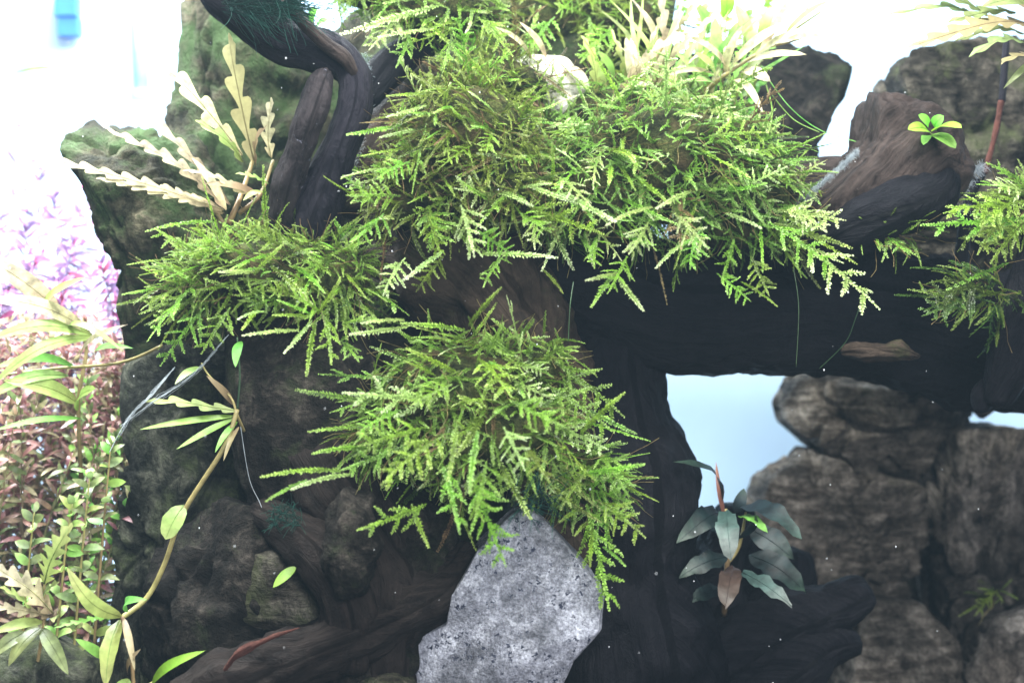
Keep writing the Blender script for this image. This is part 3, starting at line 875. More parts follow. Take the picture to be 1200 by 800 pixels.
# lower cushion
moss_clump('lowest feathery green moss cushion hanging over the speckled grey stone',
    [(545, 465, -0.035, 105, 75, 90), (585, 520, -0.045, 85, 65, 80), (480, 505, -0.035, 70, 50, 60), (610, 440, -0.02, 70, 50, 60)],
    [(474, 375, -.06, 422, 374, -.07, Pl, 0), (545, 387, -.05, 470, 373, -.06, B, 0), (478, 383, -.06, 409, 394, -.07, Pl, 0), (549, 382, -.05, 582, 336, -.06, Ms, 0),
     (511, 466, -.07, 404, 468, -.09, Pl, 1), (540, 440, -.06, 478, 405, -.07, B, 0), (650, 424, -.04, 735, 482, -.05, Ms, 1), (680, 508, -.06, 727, 458, -.07, B, 0),
     (690, 480, -.05, 740, 510, -.06, Ms, 0), (643, 414, -.05, 675, 402, -.06, Ms, 0), (640, 450, -.05, 722, 500, -.06, Ms, 1),
     (480, 520, -.07, 400, 556, -.08, Ms, 1), (400, 552, -.08, 306, 543, -.09, B, 0), (410, 556, -.08, 340, 560, -.09, Pl, 0), (360, 562, -.085, 309, 583, -.09, B, 0),
     (430, 470, -.06, 348, 457, -.07, Ms, 0), (440, 500, -.06, 360, 500, -.07, Ms, 0), (430, 525, -.07, 368, 520, -.08, B, 0),
     (555, 560, -.085, 588, 664, -.10, B, 1), (518, 545, -.085, 547, 622, -.10, B, 1), (482, 590, -.07, 499, 642, -.08, B, 0), (500, 590, -.075, 423, 627, -.09, B, 1),
     (500, 500, -.085, 425, 520, -.10, B, 1), (520, 510, -.09, 440, 555, -.105, B, 1), (560, 505, -.095, 545, 575, -.11, B, 0), (535, 500, -.095, 528, 560, -.11, B, 0),
     (590, 500, -.09, 615, 545, -.10, Pl, 1), (600, 470, -.08, 660, 500, -.09, B, 1), (530, 450, -.08, 480, 470, -.09, B, 1), (570, 540, -.09, 560, 610, -.10, B, 1), (470, 480, -.07, 415, 498, -.08, B, 1),
     (610, 520, -.09, 650, 560, -.1, Ms, 1), (560, 420, -.06, 600, 450, -.09, B, 1)],
    135, 1100, 101, [(Ms, 4), (B, 5), (Pl, 1.8), (Dp, 1.2), (Dd, .6)], flow=(-0.05, -0.35, -0.5), lens=(45, 95), base=(560, 600, -0.02))
moss_clump('small drooping moss tuft trailing down beside the right edge of the grey stone',
    [(690, 560, -0.03, 34, 36, 36)],
    [(680, 556, -.06, 757, 545, -.075, B, 0), (697, 560, -.06, 740, 570, -.07, Ms, 1), (700, 585, -.06, 756, 622, -.075, B, 1), (687, 590, -.06, 720, 714, -.075, B, 1), (706, 640, -.068, 735, 659, -.075, B, 0),
     (694, 618, -.066, 690, 662, -.075, B, 0), (682, 594, -.06, 654, 609, -.07, Ms, 0), (690, 610, -.065, 672, 625, -.07, Ms, 0), (700, 600, -.06, 738, 600, -.07, Ms, 1), (690, 550, -.06, 650, 590, -.07, Ms, 1), (700, 530, -.05, 730, 560, -.07, Ms, 1)],
    34, 140, 103, [(Ms, 4), (B, 3)], flow=(0.3, -0.2, -0.7), lens=(30, 60), base=(690, 600, -0.02))
# left cushion
moss_clump('dark green feathery moss cushion on the rock pillar left of the elbow branch',
    [(310, 320, -0.01, 95, 48, 70), (250, 335, 0.0, 60, 45, 55), (385, 330, -0.01, 55, 55, 55)],
    [(350, 387, -.06, 283, 388, -.07, Pl, 0), (368, 370, -.055, 328, 350, -.065, B, 0), (366, 372, -.055, 322, 364, -.065, B, 0), (370, 375, -.06, 356, 439, -.07, B, 0), (366, 375, -.06, 334, 416, -.07, Pl, 0),
     (372, 368, -.055, 402, 330, -.06, B, 0), (310, 365, -.05, 276, 365, -.06, Pl, 0), (297, 319, -.05, 256, 316, -.06, Pl, 0), (297, 322, -.05, 331, 284, -.05, B, 0), (375, 365, -.055, 350, 345, -.07, B, 1),
     (380, 370, -.06, 395, 425, -.07, B, 1), (203, 320, -.02, 183, 304, -.03, Ms, 0), (215, 335, -.02, 160, 355, -.03, Ms, 1), (230, 350, -.02, 170, 372, -.03, Ms, 1), (240, 360, -.03, 182, 425, -.035, Ms, 1), (240, 300, -.02, 180, 270, -.03, Ms, 1),
     (260, 300, -.02, 200, 290, -.03, Ms, 1), (330, 290, -.04, 290, 262, -.05, Ms, 1), (250, 260, -.02, 170, 258, -.02, B, 0), (270, 360, -.04, 235, 410, -.05, Ms, 1), (400, 380, -.05, 440, 372, -.06, Ms, 1), (400, 400, -.05, 425, 420, -.06, Ms, 1)],
    125, 850, 105, [(Ms, 6), (B, 2.4), (Dp, 2.5), (Dd, 1)], flow=(-0.25, -0.2, -0.15), lens=(35, 85), base=(310, 380, 0.0))
# upper cushions
moss_clump('broad bright moss cushion crowning the log, spilling right toward the stump',
    [(780, 195, 0.01, 145, 80, 100), (860, 240, 0.015, 90, 65, 80), (700, 230, 0.005, 80, 75, 80), (740, 140, 0.04, 110, 45, 70)],
    [(722, 318, -.05, 690, 358, -.06, B, 0), (722, 322, -.05, 754, 366, -.06, Pl, 0), (725, 320, -.05, 690, 326, -.06, Pl, 0), (735, 300, -.05, 716, 340, -.06, B, 1), (800, 285, -.05, 765, 311, -.06, Pl, 0), (636, 316, -.05, 663, 339, -.055, Ms, 0),
     (930, 280, -.035, 1036, 350, -.06, Pl, 1), (900, 260, -.035, 985, 310, -.05, B, 1), (868, 330, -.03, 914, 354, -.04, B, 0), (840, 320, -.03, 880, 352, -.035, B, 1), (880, 300, -.03, 900, 345, -.04, Ms, 1),
     (911, 246, -.03, 990, 256, -.045, Pl, 1), (905, 262, -.03, 1000, 285, -.04, Ms, 0), (850, 250, -.06, 893, 262, -.07, Pl, 0), (880, 215, -.03, 925, 195, -.03, Pl, 1), (880, 180, -.02, 920, 170, -.02, B, 1),
     (619, 217, -.06, 668, 238, -.07, Pl, 0), (660, 226, -.065, 722, 262, -.075, Pl, 0), (765, 243, -.065, 706, 252, -.075, Pl, 0), (810, 224, -.06, 768, 240, -.07, Pl, 0), (650, 205, -.06, 700, 235, -.07, Pl, 1), (760, 260, -.06, 740, 300, -.07, Pl, 1),
     (790, 250, -.06, 830, 285, -.07, Pl, 1), (820, 270, -.05, 800, 310, -.06, B, 1), (700, 280, -.05, 690, 310, -.06, B, 1), (860, 280, -.05, 850, 330, -.05, B, 1), (930, 240, -.03, 960, 270, -.05, Pl, 1), (830, 160, -.03, 900, 150, -.03, B, 1)],
    240, 2000, 107, [(Ms, 3), (B, 5), (Pl, 3.5), (Dp, 1.4), (Dd, 1.0)], flow=(0.2, -0.3, -0.35), lens=(45, 100), base=(780, 290, 0.02))
moss_clump('tall yellow-green moss cushion between the elbow branch and the glare-painted stone',
    [(545, 165, 0.0, 80, 80, 85), (495, 228, -0.005, 62, 48, 62), (585, 220, 0.0, 75, 60, 75), (585, 105, 0.03, 70, 42, 55)],
    [(562, 298, -.05, 652, 294, -.06, Pl, 0), (475, 302, -.04, 442, 339, -.05, Pl, 1), (520, 294, -.05, 473, 325, -.06, Pl, 0), (520, 300, -.05, 485, 340, -.05, Ms, 1), (500, 124, -.04, 453, 140, -.05, Pl, 0), (470, 147, -.03, 406, 160, -.035, B, 0),
     (500, 110, -.02, 455, 110, -.03, B, 0), (480, 190, -.05, 440, 200, -.06, B, 1), (470, 230, -.05, 405, 225, -.05, B, 1), (450, 250, -.04, 415, 285, -.05, B, 1), (540, 240, -.06, 560, 300, -.07, Pl, 1), (560, 270, -.06, 600, 300, -.06, B, 1),
     (500, 250, -.06, 520, 300, -.06, B, 1), (610, 250, -.05, 640, 270, -.06, B, 1), (590, 300, -.04, 560, 330, -.05, Ms, 1), (440, 240, -.03, 405, 200, -.03, Ms, 1), (560, 90, 0.01, 600, 60, 0, B, 1), (640, 150, 0, 690, 140, 0, Pl, 1)],
    220, 1600, 109, [(Ms, 4), (B, 4.5), (Pl, 2.5), (Dp, 1.8), (Dd, 2.0)], flow=(-0.2, -0.35, -0.2), lens=(40, 90), base=(520, 300, 0.02))
moss_clump('pale trailing moss on the twig above the elbow branch',
    [(520, 15, 0.03, 75, 30, 45), (440, -10, 0.04, 60, 25, 40)],
    [(515, 7, -.0, 398, 36, -.01, Pl, 0), (508, 34, 0, 442, 41, -.01, Pl, 0), (470, 20, 0, 430, 55, -.01, Pl, 1), (560, 20, 0, 600, 60, -.01, B, 1), (530, 40, 0, 520, 90, -.01, Ms, 1), (560, 35, 0, 570, 85, 0, Ms, 1), (480, 40, 0, 470, 80, -.01, Ms, 1)],
    70, 350, 111, [(Ms, 4), (B, 4), (Pl, 2)], flow=(0, -0.2, -0.4), lens=(35, 75), base=(520, 50, 0.04))
moss_clump('shaded deep green moss hanging on the boulder behind the cream leaves',
    [(650, 15, 0.08, 80, 45, 40), (730, 30, 0.08, 50, 40, 40)],
    [(650, 20, .04, 610, 60, .03, B, 1), (690, 20, .04, 700, 85, .03, B, 1), (720, 30, .04, 680, 70, .03, B, 1)],
    80, 300, 113, [(Ms, 4), (B, 2), (Dp, 2)], flow=(-0.2, -0.2, -0.4), lens=(45, 85), base=(660, 80, 0.09))
moss_clump('moss tuft reaching in from the driftwood post toward the thin twig',
    [(1215, 250, 0.0, 40, 35, 36)],
    [(1200, 255, -.03, 1083, 270, -.04, B, 1), (1190, 240, -.03, 1105, 236, -.04, B, 1), (1200, 225, -.03, 1168, 210, -.04, Pl, 1), (1180, 250, -.03, 1140, 290, -.04, Ms, 1), (1200, 260, -.03, 1160, 300, -.04, Ms, 1), (1182, 308, -.02, 1112, 336, -.03, Ms, 0), (1195, 230, -.03, 1150, 260, -.04, B, 1)],
    40, 160, 115, [(Ms, 4), (B, 4)], flow=(-0.7, -0.2, -0.2), lens=(30, 70), base=(1215, 290, 0.01))
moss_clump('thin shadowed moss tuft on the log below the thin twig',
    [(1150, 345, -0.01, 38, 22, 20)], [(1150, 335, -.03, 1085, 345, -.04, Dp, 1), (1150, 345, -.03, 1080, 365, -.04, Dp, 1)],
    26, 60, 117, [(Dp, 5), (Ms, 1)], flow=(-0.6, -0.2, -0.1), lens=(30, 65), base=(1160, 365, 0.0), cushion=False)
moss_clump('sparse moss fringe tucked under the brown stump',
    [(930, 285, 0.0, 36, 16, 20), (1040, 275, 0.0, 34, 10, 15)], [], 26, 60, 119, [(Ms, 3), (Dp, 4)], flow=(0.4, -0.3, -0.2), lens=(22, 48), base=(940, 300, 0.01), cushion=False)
moss_clump('faint moss sprig on the ridged rock below the log',
    [(1165, 695, 0.135, 14, 8, 6)], [(1160, 700, .125, 1125, 720, .12, Ms, 0), (1170, 690, .125, 1140, 715, .12, Ms, 1)], 5, 8, 121, [(Dp, 3), (Dd, 1)], flow=(-0.5, -0.2, -0.2), lens=(20, 40), base=(1170, 710, 0.14), cushion=False)

# ================================================================== leafy plants
def plant(label, base, leaves, stems=(), cat='plant', group=None, name='plant', seed=1):
    """leaves: dict(b=(px,py,Y), t=(px,py,Y), w=px, m=material, ...); stems: (points, r0 px, r1 px, material)"""
    rng = random.Random(seed)
    root = thing(name, label, cat, P(*base), group)
    for pts, r0, r1, mk in stems:
        v, f, t = tube(smooth_path([P(*p) for p in pts]), U(r0, pts[0][2]), U(r1, pts[-1][2]), 6)
        obj('stem', v, f, M[mk], root, True, t)
    for lf in leaves:
        d = dict(lf)
        b, t, w, mk = P(*d.pop('b')), P(*d.pop('t')), U(d.pop('w'), lf['b'][2]), d.pop('m')
        v, f, tt = blade(b, t, w, rng=rng, **d)
        lo_ = obj('leaf', v, f, M[mk], root, True, tt)
        if lf['w'] >= 16:                        # the raised midrib of the broad leaves
            cen = [v[i * 3 + 1] for i in range(0, len(v) // 3, max(1, len(v) // 3 // 8))]
            off = (v[1 + 3] - v[1]).cross(v[3] - v[5]).normalized() * U(0.35)
            if off.y > 0: off = -off
            mv, mf, mt = tube([c + off for c in cen], w * 0.022, w * 0.008, 4)
            rib = sub('midrib', mv, mf, M[mk], lo_, root, True, [0.22 + x * 0.2 for x in mt])
    return root

LB = dict(kind='lobed')
plant('lobed-leaf plant with golden and cream oak-like leaves beside the elbow branch', (292, 235, 0.02), [
    dict(b=(298, 190, .015), t=(270, 38, .0), w=37, m='gold', lobes=4, bend=0.08, **LB),
    dict(b=(284, 182, .015), t=(172, 66, .0), w=32, m='cream', lobes=4, **LB),
    dict(b=(285, 190, .01), t=(230, 140, .0), w=21, m='pinn', lobes=3, **LB),
    dict(b=(300, 195, .01), t=(312, 146, .0), w=16, m='gold', lobes=3, **LB),
    dict(b=(318, 185, .01), t=(318, 114, .0), w=27, m='cream', lobes=4, **LB),
    dict(b=(262, 250, .0), t=(20, 190, -.01), w=24, m='cream', lobes=10, bend=0.10, **LB),
    dict(b=(262, 246, .0), t=(112, 214, -.01), w=27, m='cream', lobes=8, bend=0.08, **LB),
    dict(b=(265, 244, .01), t=(120, 146, .0), w=24, m='cream', lobes=7, **LB),
    dict(b=(270, 240, .01), t=(140, 120, .02), w=21, m='cream', lobes=6, **LB),
    dict(b=(300, 235, .0), t=(214, 200, -.01), w=16, m='cream', lobes=5, **LB),
    dict(b=(305, 230, .0), t=(240, 215, -.01), w=11, m='gold'),
    dict(b=(315, 215, -.01), t=(275, 205, -.02), w=11, m='pinn', lobes=4, **LB),
    dict(b=(310, 225, -.01), t=(285, 235, -.02), w=10, m='pinn'),
    dict(b=(265, 246, .0), t=(225, 185, .0), w=11, m='cream'),
], [([(268, 262, .0), (280, 235, .0), (296, 190, .015)], 4, 2.5, 'stem'), ([(262, 262, .0), (240, 235, .0), (200, 225, -.005)], 3, 1.5, 'stem'), ([(280, 250, .0), (305, 228, .0), (320, 188, .01)], 3, 2, 'stem')], seed=3)

plant('cluster of overlit cream strap leaves rising behind the moss crown', (760, 118, 0.05), [
    dict(b=(722, 112, .03), t=(806, 36, .02), w=22, m='cream', kind='lobed', lobes=5, fold=.1),
    dict(b=(762, 106, .03), t=(840, 15, .02), w=20, m='cream', kind='lobed', lobes=5, fold=.1),
    dict(b=(740, 112, .04), t=(735, 40, .04), w=16, m='cream', kind='spoon'),
    dict(b=(780, 60, .04), t=(778, -8, .04), w=22, m='cream', kind='lobed', lobes=3),
    dict(b=(700, 112, .03), t=(679, 42, .02), w=24, m='pinn', kind='lobed', lobes=4),
    dict(b=(720, 100, .05), t=(700, 60, .04), w=14, m='green', kind='spoon'),
    dict(b=(730, 108, .03), t=(760, 100, .02), w=14, m='cream'),
    dict(b=(750, 110, .04), t=(770, 30, .03), w=13, m='cream', kind='lobed', lobes=4), dict(b=(775, 108, .04), t=(825, 60, .03), w=12, m='cream', kind='lobed', lobes=4),
    dict(b=(790, 112, .05), t=(812, 50, .04), w=11, m='pinn'), dict(b=(735, 110, .05), t=(715, 30, .05), w=14, m='pinn', kind='lobed', lobes=4), dict(b=(770, 60, .05), t=(745, 5, .04), w=12, m='cream'),
    dict(b=(790, 45, .05), t=(830, -10, .04), w=14, m='cream', kind='lobed', lobes=4), dict(b=(710, 105, .04), t=(690, 65, .03), w=10, m='pinn'),
    dict(b=(640, 68, .03), t=(609, 26, .02), w=9, m='cream'),
    dict(b=(624, 70, .03), t=(579, 31, .02), w=9, m='cream'),
    dict(b=(660, 80, .03), t=(690, 95, .02), w=12, m='cream'),
], [([(740, 125, .05), (750, 100, .045), (780, 50, .04)], 2.5, 1.5, 'stem')], seed=5)
plant('sprawling pale stem plant with spoon leaves beside the dark mossy rock', (815, 122, 0.05), [
    dict(b=(847, 90, .03), t=(925, 25, .02), w=13, m='cream', kind='spoon'),
    dict(b=(866, 78, .03), t=(945, 64, .02), w=11, m='cream', kind='spoon'),
    dict(b=(850, 98, .03), t=(894, 132, .01), w=11, m='cream', kind='spoon', bend=.25),
    dict(b=(840, 92, .03), t=(815, 62, .02), w=12, m='pinn', kind='spoon'),
    dict(b=(845, 85, .04), t=(838, 20, .03), w=15, m='pinn', kind='spoon'),
    dict(b=(866, 85, .03), t=(903, 96, .01), w=16, m='cream', kind='spoon'),
    dict(b=(838, 98, .03), t=(805, 96, .02), w=12, m='pinn'),
    dict(b=(838, 88, .03), t=(785, 88, .02), w=9, m='cream'),
    dict(b=(870, 70, .04), t=(885, 20, .04), w=14, m='pinn', kind='spoon'),
    dict(b=(880, 70, .03), t=(960, 30, .02), w=10, m='cream'), dict(b=(890, 62, .03), t=(930, -8, .03), w=10, m='cream'), dict(b=(905, 52, .03), t=(985, 45, .03), w=9, m='cream'), dict(b=(920, 40, .03), t=(975, 0, .03), w=8, m='pinn'),
    dict(b=(855, 82, .03), t=(800, 40, .02), w=10, m='cream'), dict(b=(850, 86, .03), t=(870, 30, .02), w=11, m='cream'), dict(b=(825, 110, .04), t=(790, 60, .03), w=12, m='pinn'),
    dict(b=(880, 60, .04), t=(862, 5, .04), w=16, m='pinn', kind='round'),
    dict(b=(855, 60, .05), t=(870, 25, .04), w=16, m='pinn', kind='round'),
    dict(b=(890, 45, .04), t=(905, 8, .04), w=14, m='pinn', kind='round'),
    dict(b=(830, 40, .06), t=(815, 5, .05), w=18, m='green', kind='round'),
    dict(b=(850, 20, .06), t=(850, -15, .05), w=18, m='lime', kind='round'),
], [([(812, 122, .05), (847, 90, .03), (905, 52, .03), (962, 14, .03)], 3.5, 1.0, 'stem'), ([(903, 54, .03), (935, 25, .04), (955, -5, .05)], 1.2, 0.8, 'stem'), ([(900, 56, .03), (950, 40, .03), (972, 8, .03)], 1.2, 0.7, 'stem')], seed=7)
plant('lobed-leaf plant with drooping olive leaves above the big brown rock', (1210, 40, 0.03), [
    dict(b=(1206, 28, .02), t=(1062, 62, .0), w=36, m='gold', lobes=6, **LB),
    dict(b=(1210, 54, .01), t=(1137, 64, -.01), w=26, m='olive', lobes=4, **LB),
    dict(b=(1212, 66, .01), t=(1172, 80, -.01), w=22, m='gold', lobes=3, **LB),
    dict(b=(1150, 22, .03), t=(1042, 14, .02), w=18, m='olive', lobes=4, **LB),
    dict(b=(1160, 20, .03), t=(1088, 0, .02), w=22, m='olive', lobes=4, **LB),
    dict(b=(1190, 15, .02), t=(1110, 30, .01), w=26, m='olive', lobes=4, **LB),
    dict(b=(1215, 5, .02), t=(1150, 8, .01), w=22, m='olive'),
    dict(b=(1215, 70, .01), t=(1176, 104, .0), w=8, m='olive'),
    dict(b=(1200, 40, .03), t=(1120, 46, .02), w=18, m='olive', lobes=4, **LB),
    dict(b=(1205, 10, .03), t=(1160, -12, .03), w=20, m='gold'),
], [([(1240, 60, .04), (1205, 30, .03), (1150, 22, .03)], 3, 1.5, 'stem')], seed=9)
plant('lime green sprout of rounded leaves on the stump', (1092, 172, 0.0), [
    dict(b=(1090, 156, -.005), t=(1064, 152, -.015), w=18, m='lime', kind='round'),
    dict(b=(1092, 154, -.008), t=(1127, 150, -.02), w=20, m='lime', kind='round'),
    dict(b=(1092, 158, -.005), t=(1120, 174, -.015), w=17, m='green', kind='round'),
    dict(b=(1090, 152, -.0), t=(1076, 135, -.005), w=15, m='lime', kind='round'),
    dict(b=(1092, 152, -.0), t=(1106, 136, -.005), w=16, m='lime', kind='round'),
    dict(b=(1090, 158, -.0), t=(1082, 170, -.01), w=12, m='green', kind='round'),
], [([(1094, 178, .005), (1092, 166, .0), (1091, 154, -.003)], 2, 1.5, 'lime')], seed=11, cat='sprout', name='sprout')
plant('single fat lime leaf bud behind the elbow of the dark branch', (372, 45, 0.03), [
    dict(b=(366, 40, .02), t=(372, 12, .01), w=34, m='lime', kind='round'),
    dict(b=(366, 42, .015), t=(384, 24, .005), w=18, m='lime', kind='round'),
], [([(366, 60, .03), (366, 40, .02)], 2, 2, 'lime')], seed=13, cat='sprout', name='sprout')
plant('dark-leaved plant with one red young leaf by the white gap', (850, 690, 0.06), [
    dict(b=(846, 590, .03), t=(788, 541, .0), w=15, m='buce', bend=.18, wav=.11, face=(0.2, -.6, .8)),
    dict(b=(849, 605, .03), t=(839, 541, .03), w=6, m='newleaf', fold=.6),
    dict(b=(851, 598, .01), t=(857, 656, -.01), w=26, m='buce_pale', kind='round', wav=.26, fold=.15, bend=.15),
    dict(b=(868, 594, .02), t=(940, 632, .0), w=28, m='buce', wav=.15, bend=.2, face=(0, -.6, .8)),
    dict(b=(870, 670, .01), t=(928, 710, -.01), w=23, m='buce_pale', wav=.22, bend=.05),
    dict(b=(842, 600, .03), t=(793, 636, .01), w=28, m='buce', wav=.17, bend=.2),
    dict(b=(852, 652, .02), t=(796, 676, .01), w=25, m='buce', wav=.17),
    dict(b=(878, 650, .03), t=(944, 694, .02), w=34, m='buce', wav=.17, bend=.15),
    dict(b=(860, 664, .02), t=(850, 712, .0), w=26, m='buce_brown', kind='round', wav=.17),
    dict(b=(862, 600, .03), t=(872, 572, .03), w=15, m='buce'),
    dict(b=(866, 605, .02), t=(900, 625, .0), w=14, m='green', wav=.17),
    dict(b=(866, 630, .02), t=(884, 600, .0), w=11, m='buce', fold=.5),
    dict(b=(880, 620, .04), t=(930, 655, .03), w=31, m='buce', wav=.17),
    dict(b=(840, 620, .04), t=(812, 600, .03), w=23, m='buce', wav=.17),
    dict(b=(845, 690, .03), t=(806, 705, .02), w=19, m='buce', wav=.17),
], [([(848, 720, .05), (852, 660, .03), (850, 596, .03)], 4, 2.5, 'stem'), ([(852, 660, .03), (866, 640, .03), (874, 600, .02)], 2.5, 1.5, 'stem')], seed=15)
plant('runner stem with a single oval leaf crossing the grey-green rock', (225, 620, -0.03), [
    dict(b=(215, 592, -.035), t=(194, 632, -.04), w=26, m='pinn', kind='round', wav=.06),
], [([(278, 480, -.03), (262, 525, -.035), (215, 600, -.035), (193, 660, -.035), (172, 700, -.035), (142, 724, -.04)], 3, 3.4, 'stem'), ([(278, 480, -.03), (281, 440, -.03), (278, 395, -.03)], 1.5, 1.0, 'thread')], seed=17, name='runner', cat='runner')
plant('lobed-leaf plantlet with flat green leaves at the head of the runner', (284, 500, -0.03), [
    dict(b=(278, 481, -.03), t=(170, 470, -.04), w=21, m='pinn', lobes=4, fold=.1, bend=.03, **LB),
    dict(b=(276, 487, -.03), t=(164, 503, -.04), w=9, m='green', bend=.03),
    dict(b=(276, 489, -.03), t=(207, 526, -.04), w=9, m='green', bend=.03),
    dict(b=(278, 494, -.03), t=(252, 530, -.04), w=8, m='green', bend=.1),
    dict(b=(274, 474, -.02), t=(242, 440, -.03), w=9, m='gold', bend=.1),
    dict(b=(280, 500, -.03), t=(262, 540, -.04), w=6, m='gold', bend=.1),
    dict(b=(236, 430, -.02), t=(205, 450, -.03), w=12, m='pinn', bend=.1),
    dict(b=(282, 400, -.03), t=(276, 430, -.04), w=12, m='green'),
], [([(286, 505, -.025), (278, 486, -.03), (270, 465, -.025), (245, 440, -.02), (236, 425, -.02)], 2, 1, 'stem')], seed=19)
plant('rooted plantlet with bright serrated leaves at the foot of the runner', (150, 800, -0.05), [
    dict(b=(142, 722, -.045), t=(78, 664, -.06), w=19, m='pinn', wav=.05, side=-.12),
    dict(b=(140, 722, -.045), t=(62, 738, -.06), w=12, m='green', lobes=8, **LB),
    dict(b=(140, 726, -.045), t=(124, 806, -.06), w=22, m='pinn', wav=.1),
    dict(b=(145, 724, -.045), t=(158, 785, -.06), w=9, m='gold'),
    dict(b=(150, 716, -.045), t=(172, 702, -.055), w=12, m='green', bend=.3),
    dict(b=(122, 770, -.05), t=(88, 748, -.06), w=12, m='green'),
    dict(b=(178, 800, -.05), t=(240, 762, -.06), w=13, m='lime', bend=.15),
    dict(b=(150, 795, -.05), t=(132, 830, -.06), w=18, m='pinn'),
    dict(b=(150, 790, -.05), t=(165, 760, -.06), w=9, m='gold'),
], [([(143, 722, -.045), (154, 770, -.045), (158, 840, -.045)], 2.5, 2.5, 'stem'), ([(158, 830, -.045), (170, 806, -.05), (180, 798, -.05)], 1.5, 1.2, 'stem')], seed=21)
plant('cream edged lobed-leaf plant low beside the bright serrated plantlet', (30, 780, -0.05), [
    dict(b=(52, 684, -.05), t=(82, 614, -.06), w=40, m='pinn', lobes=6, **LB),
    dict(b=(62, 718, -.05), t=(-6, 662, -.06), w=44, m='cream', lobes=5, **LB),
    dict(b=(58, 722, -.05), t=(-10, 712, -.06), w=24, m='cream', lobes=5, **LB),
    dict(b=(50, 728, -.05), t=(-10, 742, -.06), w=14, m='pinn'),
    dict(b=(50, 700, -.05), t=(72, 682, -.06), w=18, m='pinn', lobes=3, **LB),
    dict(b=(40, 720, -.05), t=(-4, 690, -.07), w=24, m='pinn', lobes=4, **LB),
    dict(b=(48, 735, -.05), t=(10, 780, -.06), w=20, m='olive'),
    dict(b=(48, 735, -.05), t=(80, 790, -.06), w=18, m='olive'),
    dict(b=(30, 740, -.05), t=(-10, 770, -.06), w=18, m='olive'),
], [([(30, 850, -.05), (50, 740, -.05), (52, 684, -.05)], 2.5, 1.5, 'stem')], seed=23)
plant('stray pale green leaf stuck on the brown rock face', (345, 668, -0.062), [dict(b=(346, 664, -.05), t=(320, 688, -.055), w=13, m='lime', bend=.05)], cat='leaf', name='fallen_leaf', seed=25)

# long-leaved green plants at the left
plant('long-leaved green plant arching over the reddish stems', (95, 500, 0.03), [
    dict(b=(112, 395, .02), t=(-10, 452, .0), w=16, m='pinn', bend=.2), dict(b=(108, 392, .02), t=(-20, 400, .0), w=17, m='pinn', bend=.2),
    dict(b=(104, 388, .02), t=(-20, 350, .0), w=22, m='cream', bend=.15), dict(b=(70, 365, .02), t=(-20, 300, .01), w=26, m='cream', bend=.1),
    dict(b=(45, 368, .02), t=(100, 325, .0), w=14, m='pinn', bend=.1), dict(b=(70, 385, .02), t=(145, 412, .0), w=9, m='green', bend=.2),
    dict(b=(110, 412, .02), t=(156, 408, .0), w=8, m='green', bend=.1), dict(b=(92, 472, .02), t=(4, 446, .0), w=24, m='pinn', bend=.12),
    dict(b=(80, 440, .02), t=(-20, 470, .0), w=16, m='pinn', bend=.2), dict(b=(88, 430, .02), t=(-10, 432, .0), w=13, m='green', bend=.2), dict(b=(95, 490, .02), t=(-10, 505, .0), w=8, m='green', bend=.1),
    dict(b=(92, 425, .02), t=(150, 380, .0), w=9, m='cream', bend=.15), dict(b=(92, 480, .02), t=(112, 455, .0), w=18, m='green', kind='round'),
], [([(95, 560, .03), (92, 470, .02), (100, 400, .02), (60, 370, .02)], 3, 1.5, 'stem'), ([(190, 405, .0), (140, 425, .01), (60, 432, .02), (0, 440, .02)], 2, 1.6, 'stem')], seed=27)

# thin arching blades behind the moss crown
br = random.Random(91)
bl = []
for i in range(26):
    bx_ = br.choice([740, 770, 815, 835, 850]) + br.uniform(-14, 14)
    a_ = math.radians(br.uniform(25, 115))
    L_ = br.uniform(55, 135)
    bl.append(dict(b=(bx_, 116 + br.uniform(-8, 8), .05), t=(bx_ + L_ * math.cos(a_), 112 - L_ * math.sin(a_), br.uniform(.02, .06)), w=br.uniform(4.5, 8), m=br.choice(['pinn', 'pinn', 'cream', 'olive', 'green']), bend=br.uniform(.1, .3), side=br.uniform(-.15, .15)))
plant('tangle of long thin arching pale green blades behind the moss crown', (800, 130, 0.055), bl, seed=93)
# feathery pink stems
pr = random.Random(31)
def stem_plant(label, pts, nodes, leaf_len, leaf_w, mats, per, group, cat='stem plant', name='stem_plant', droop=-0.2, stem='stem', seed=1, jit=0.3):
    rng = random.Random(seed)
    root = thing(name, label, cat, P(*pts[0]), group)
    path = smooth_path([P(*p) for p in pts], 8)
    v, f, t = tube(path, U(1.8), U(0.8), 5)
    obj('stem', v, f, M[stem], root, True, t)
    for i in range(nodes):
        s = 0.08 + 0.92 * i / (nodes - 1)
        k = min(len(path) - 2, int(s * (len(path) - 1)))
        p = path[k] + (path[k + 1] - path[k]) * (s * (len(path) - 1) - k)
        tg_ = (path[k + 1] - path[k]).normalized()
        a0 = i * 1.57 + rng.uniform(-.4, .4)
        for q in range(per):
            a = a0 + 2 * PI * q / per + rng.uniform(-.25, .25)
            out = (Vector((math.cos(a), math.sin(a), 0)) - tg_ * Vector((math.cos(a), math.sin(a), 0)).dot(tg_)).normalized()
            el = droop + 0.9 * max(0, s - 0.75) * 4 * 0.7 + rng.uniform(-1, 1) * jit
            d = (out * math.cos(el) + tg_ * math.sin(el)).normalized()
            L = U(leaf_len) * rng.uniform(0.75, 1.15) * (1 - 0.45 * max(0, s - 0.8) / 0.2)
            v, f, t = blade(p, p + d * L, U(leaf_w) * rng.uniform(.8, 1.2), bend=rng.uniform(-.02, .25), face=(rng.uniform(-.4, .4), -0.9, rng.uniform(0.2, 1)), rng=rng, n=5)
            obj('leaf', v, f, M[rng.choice(mats)], root, True, t)
    return root

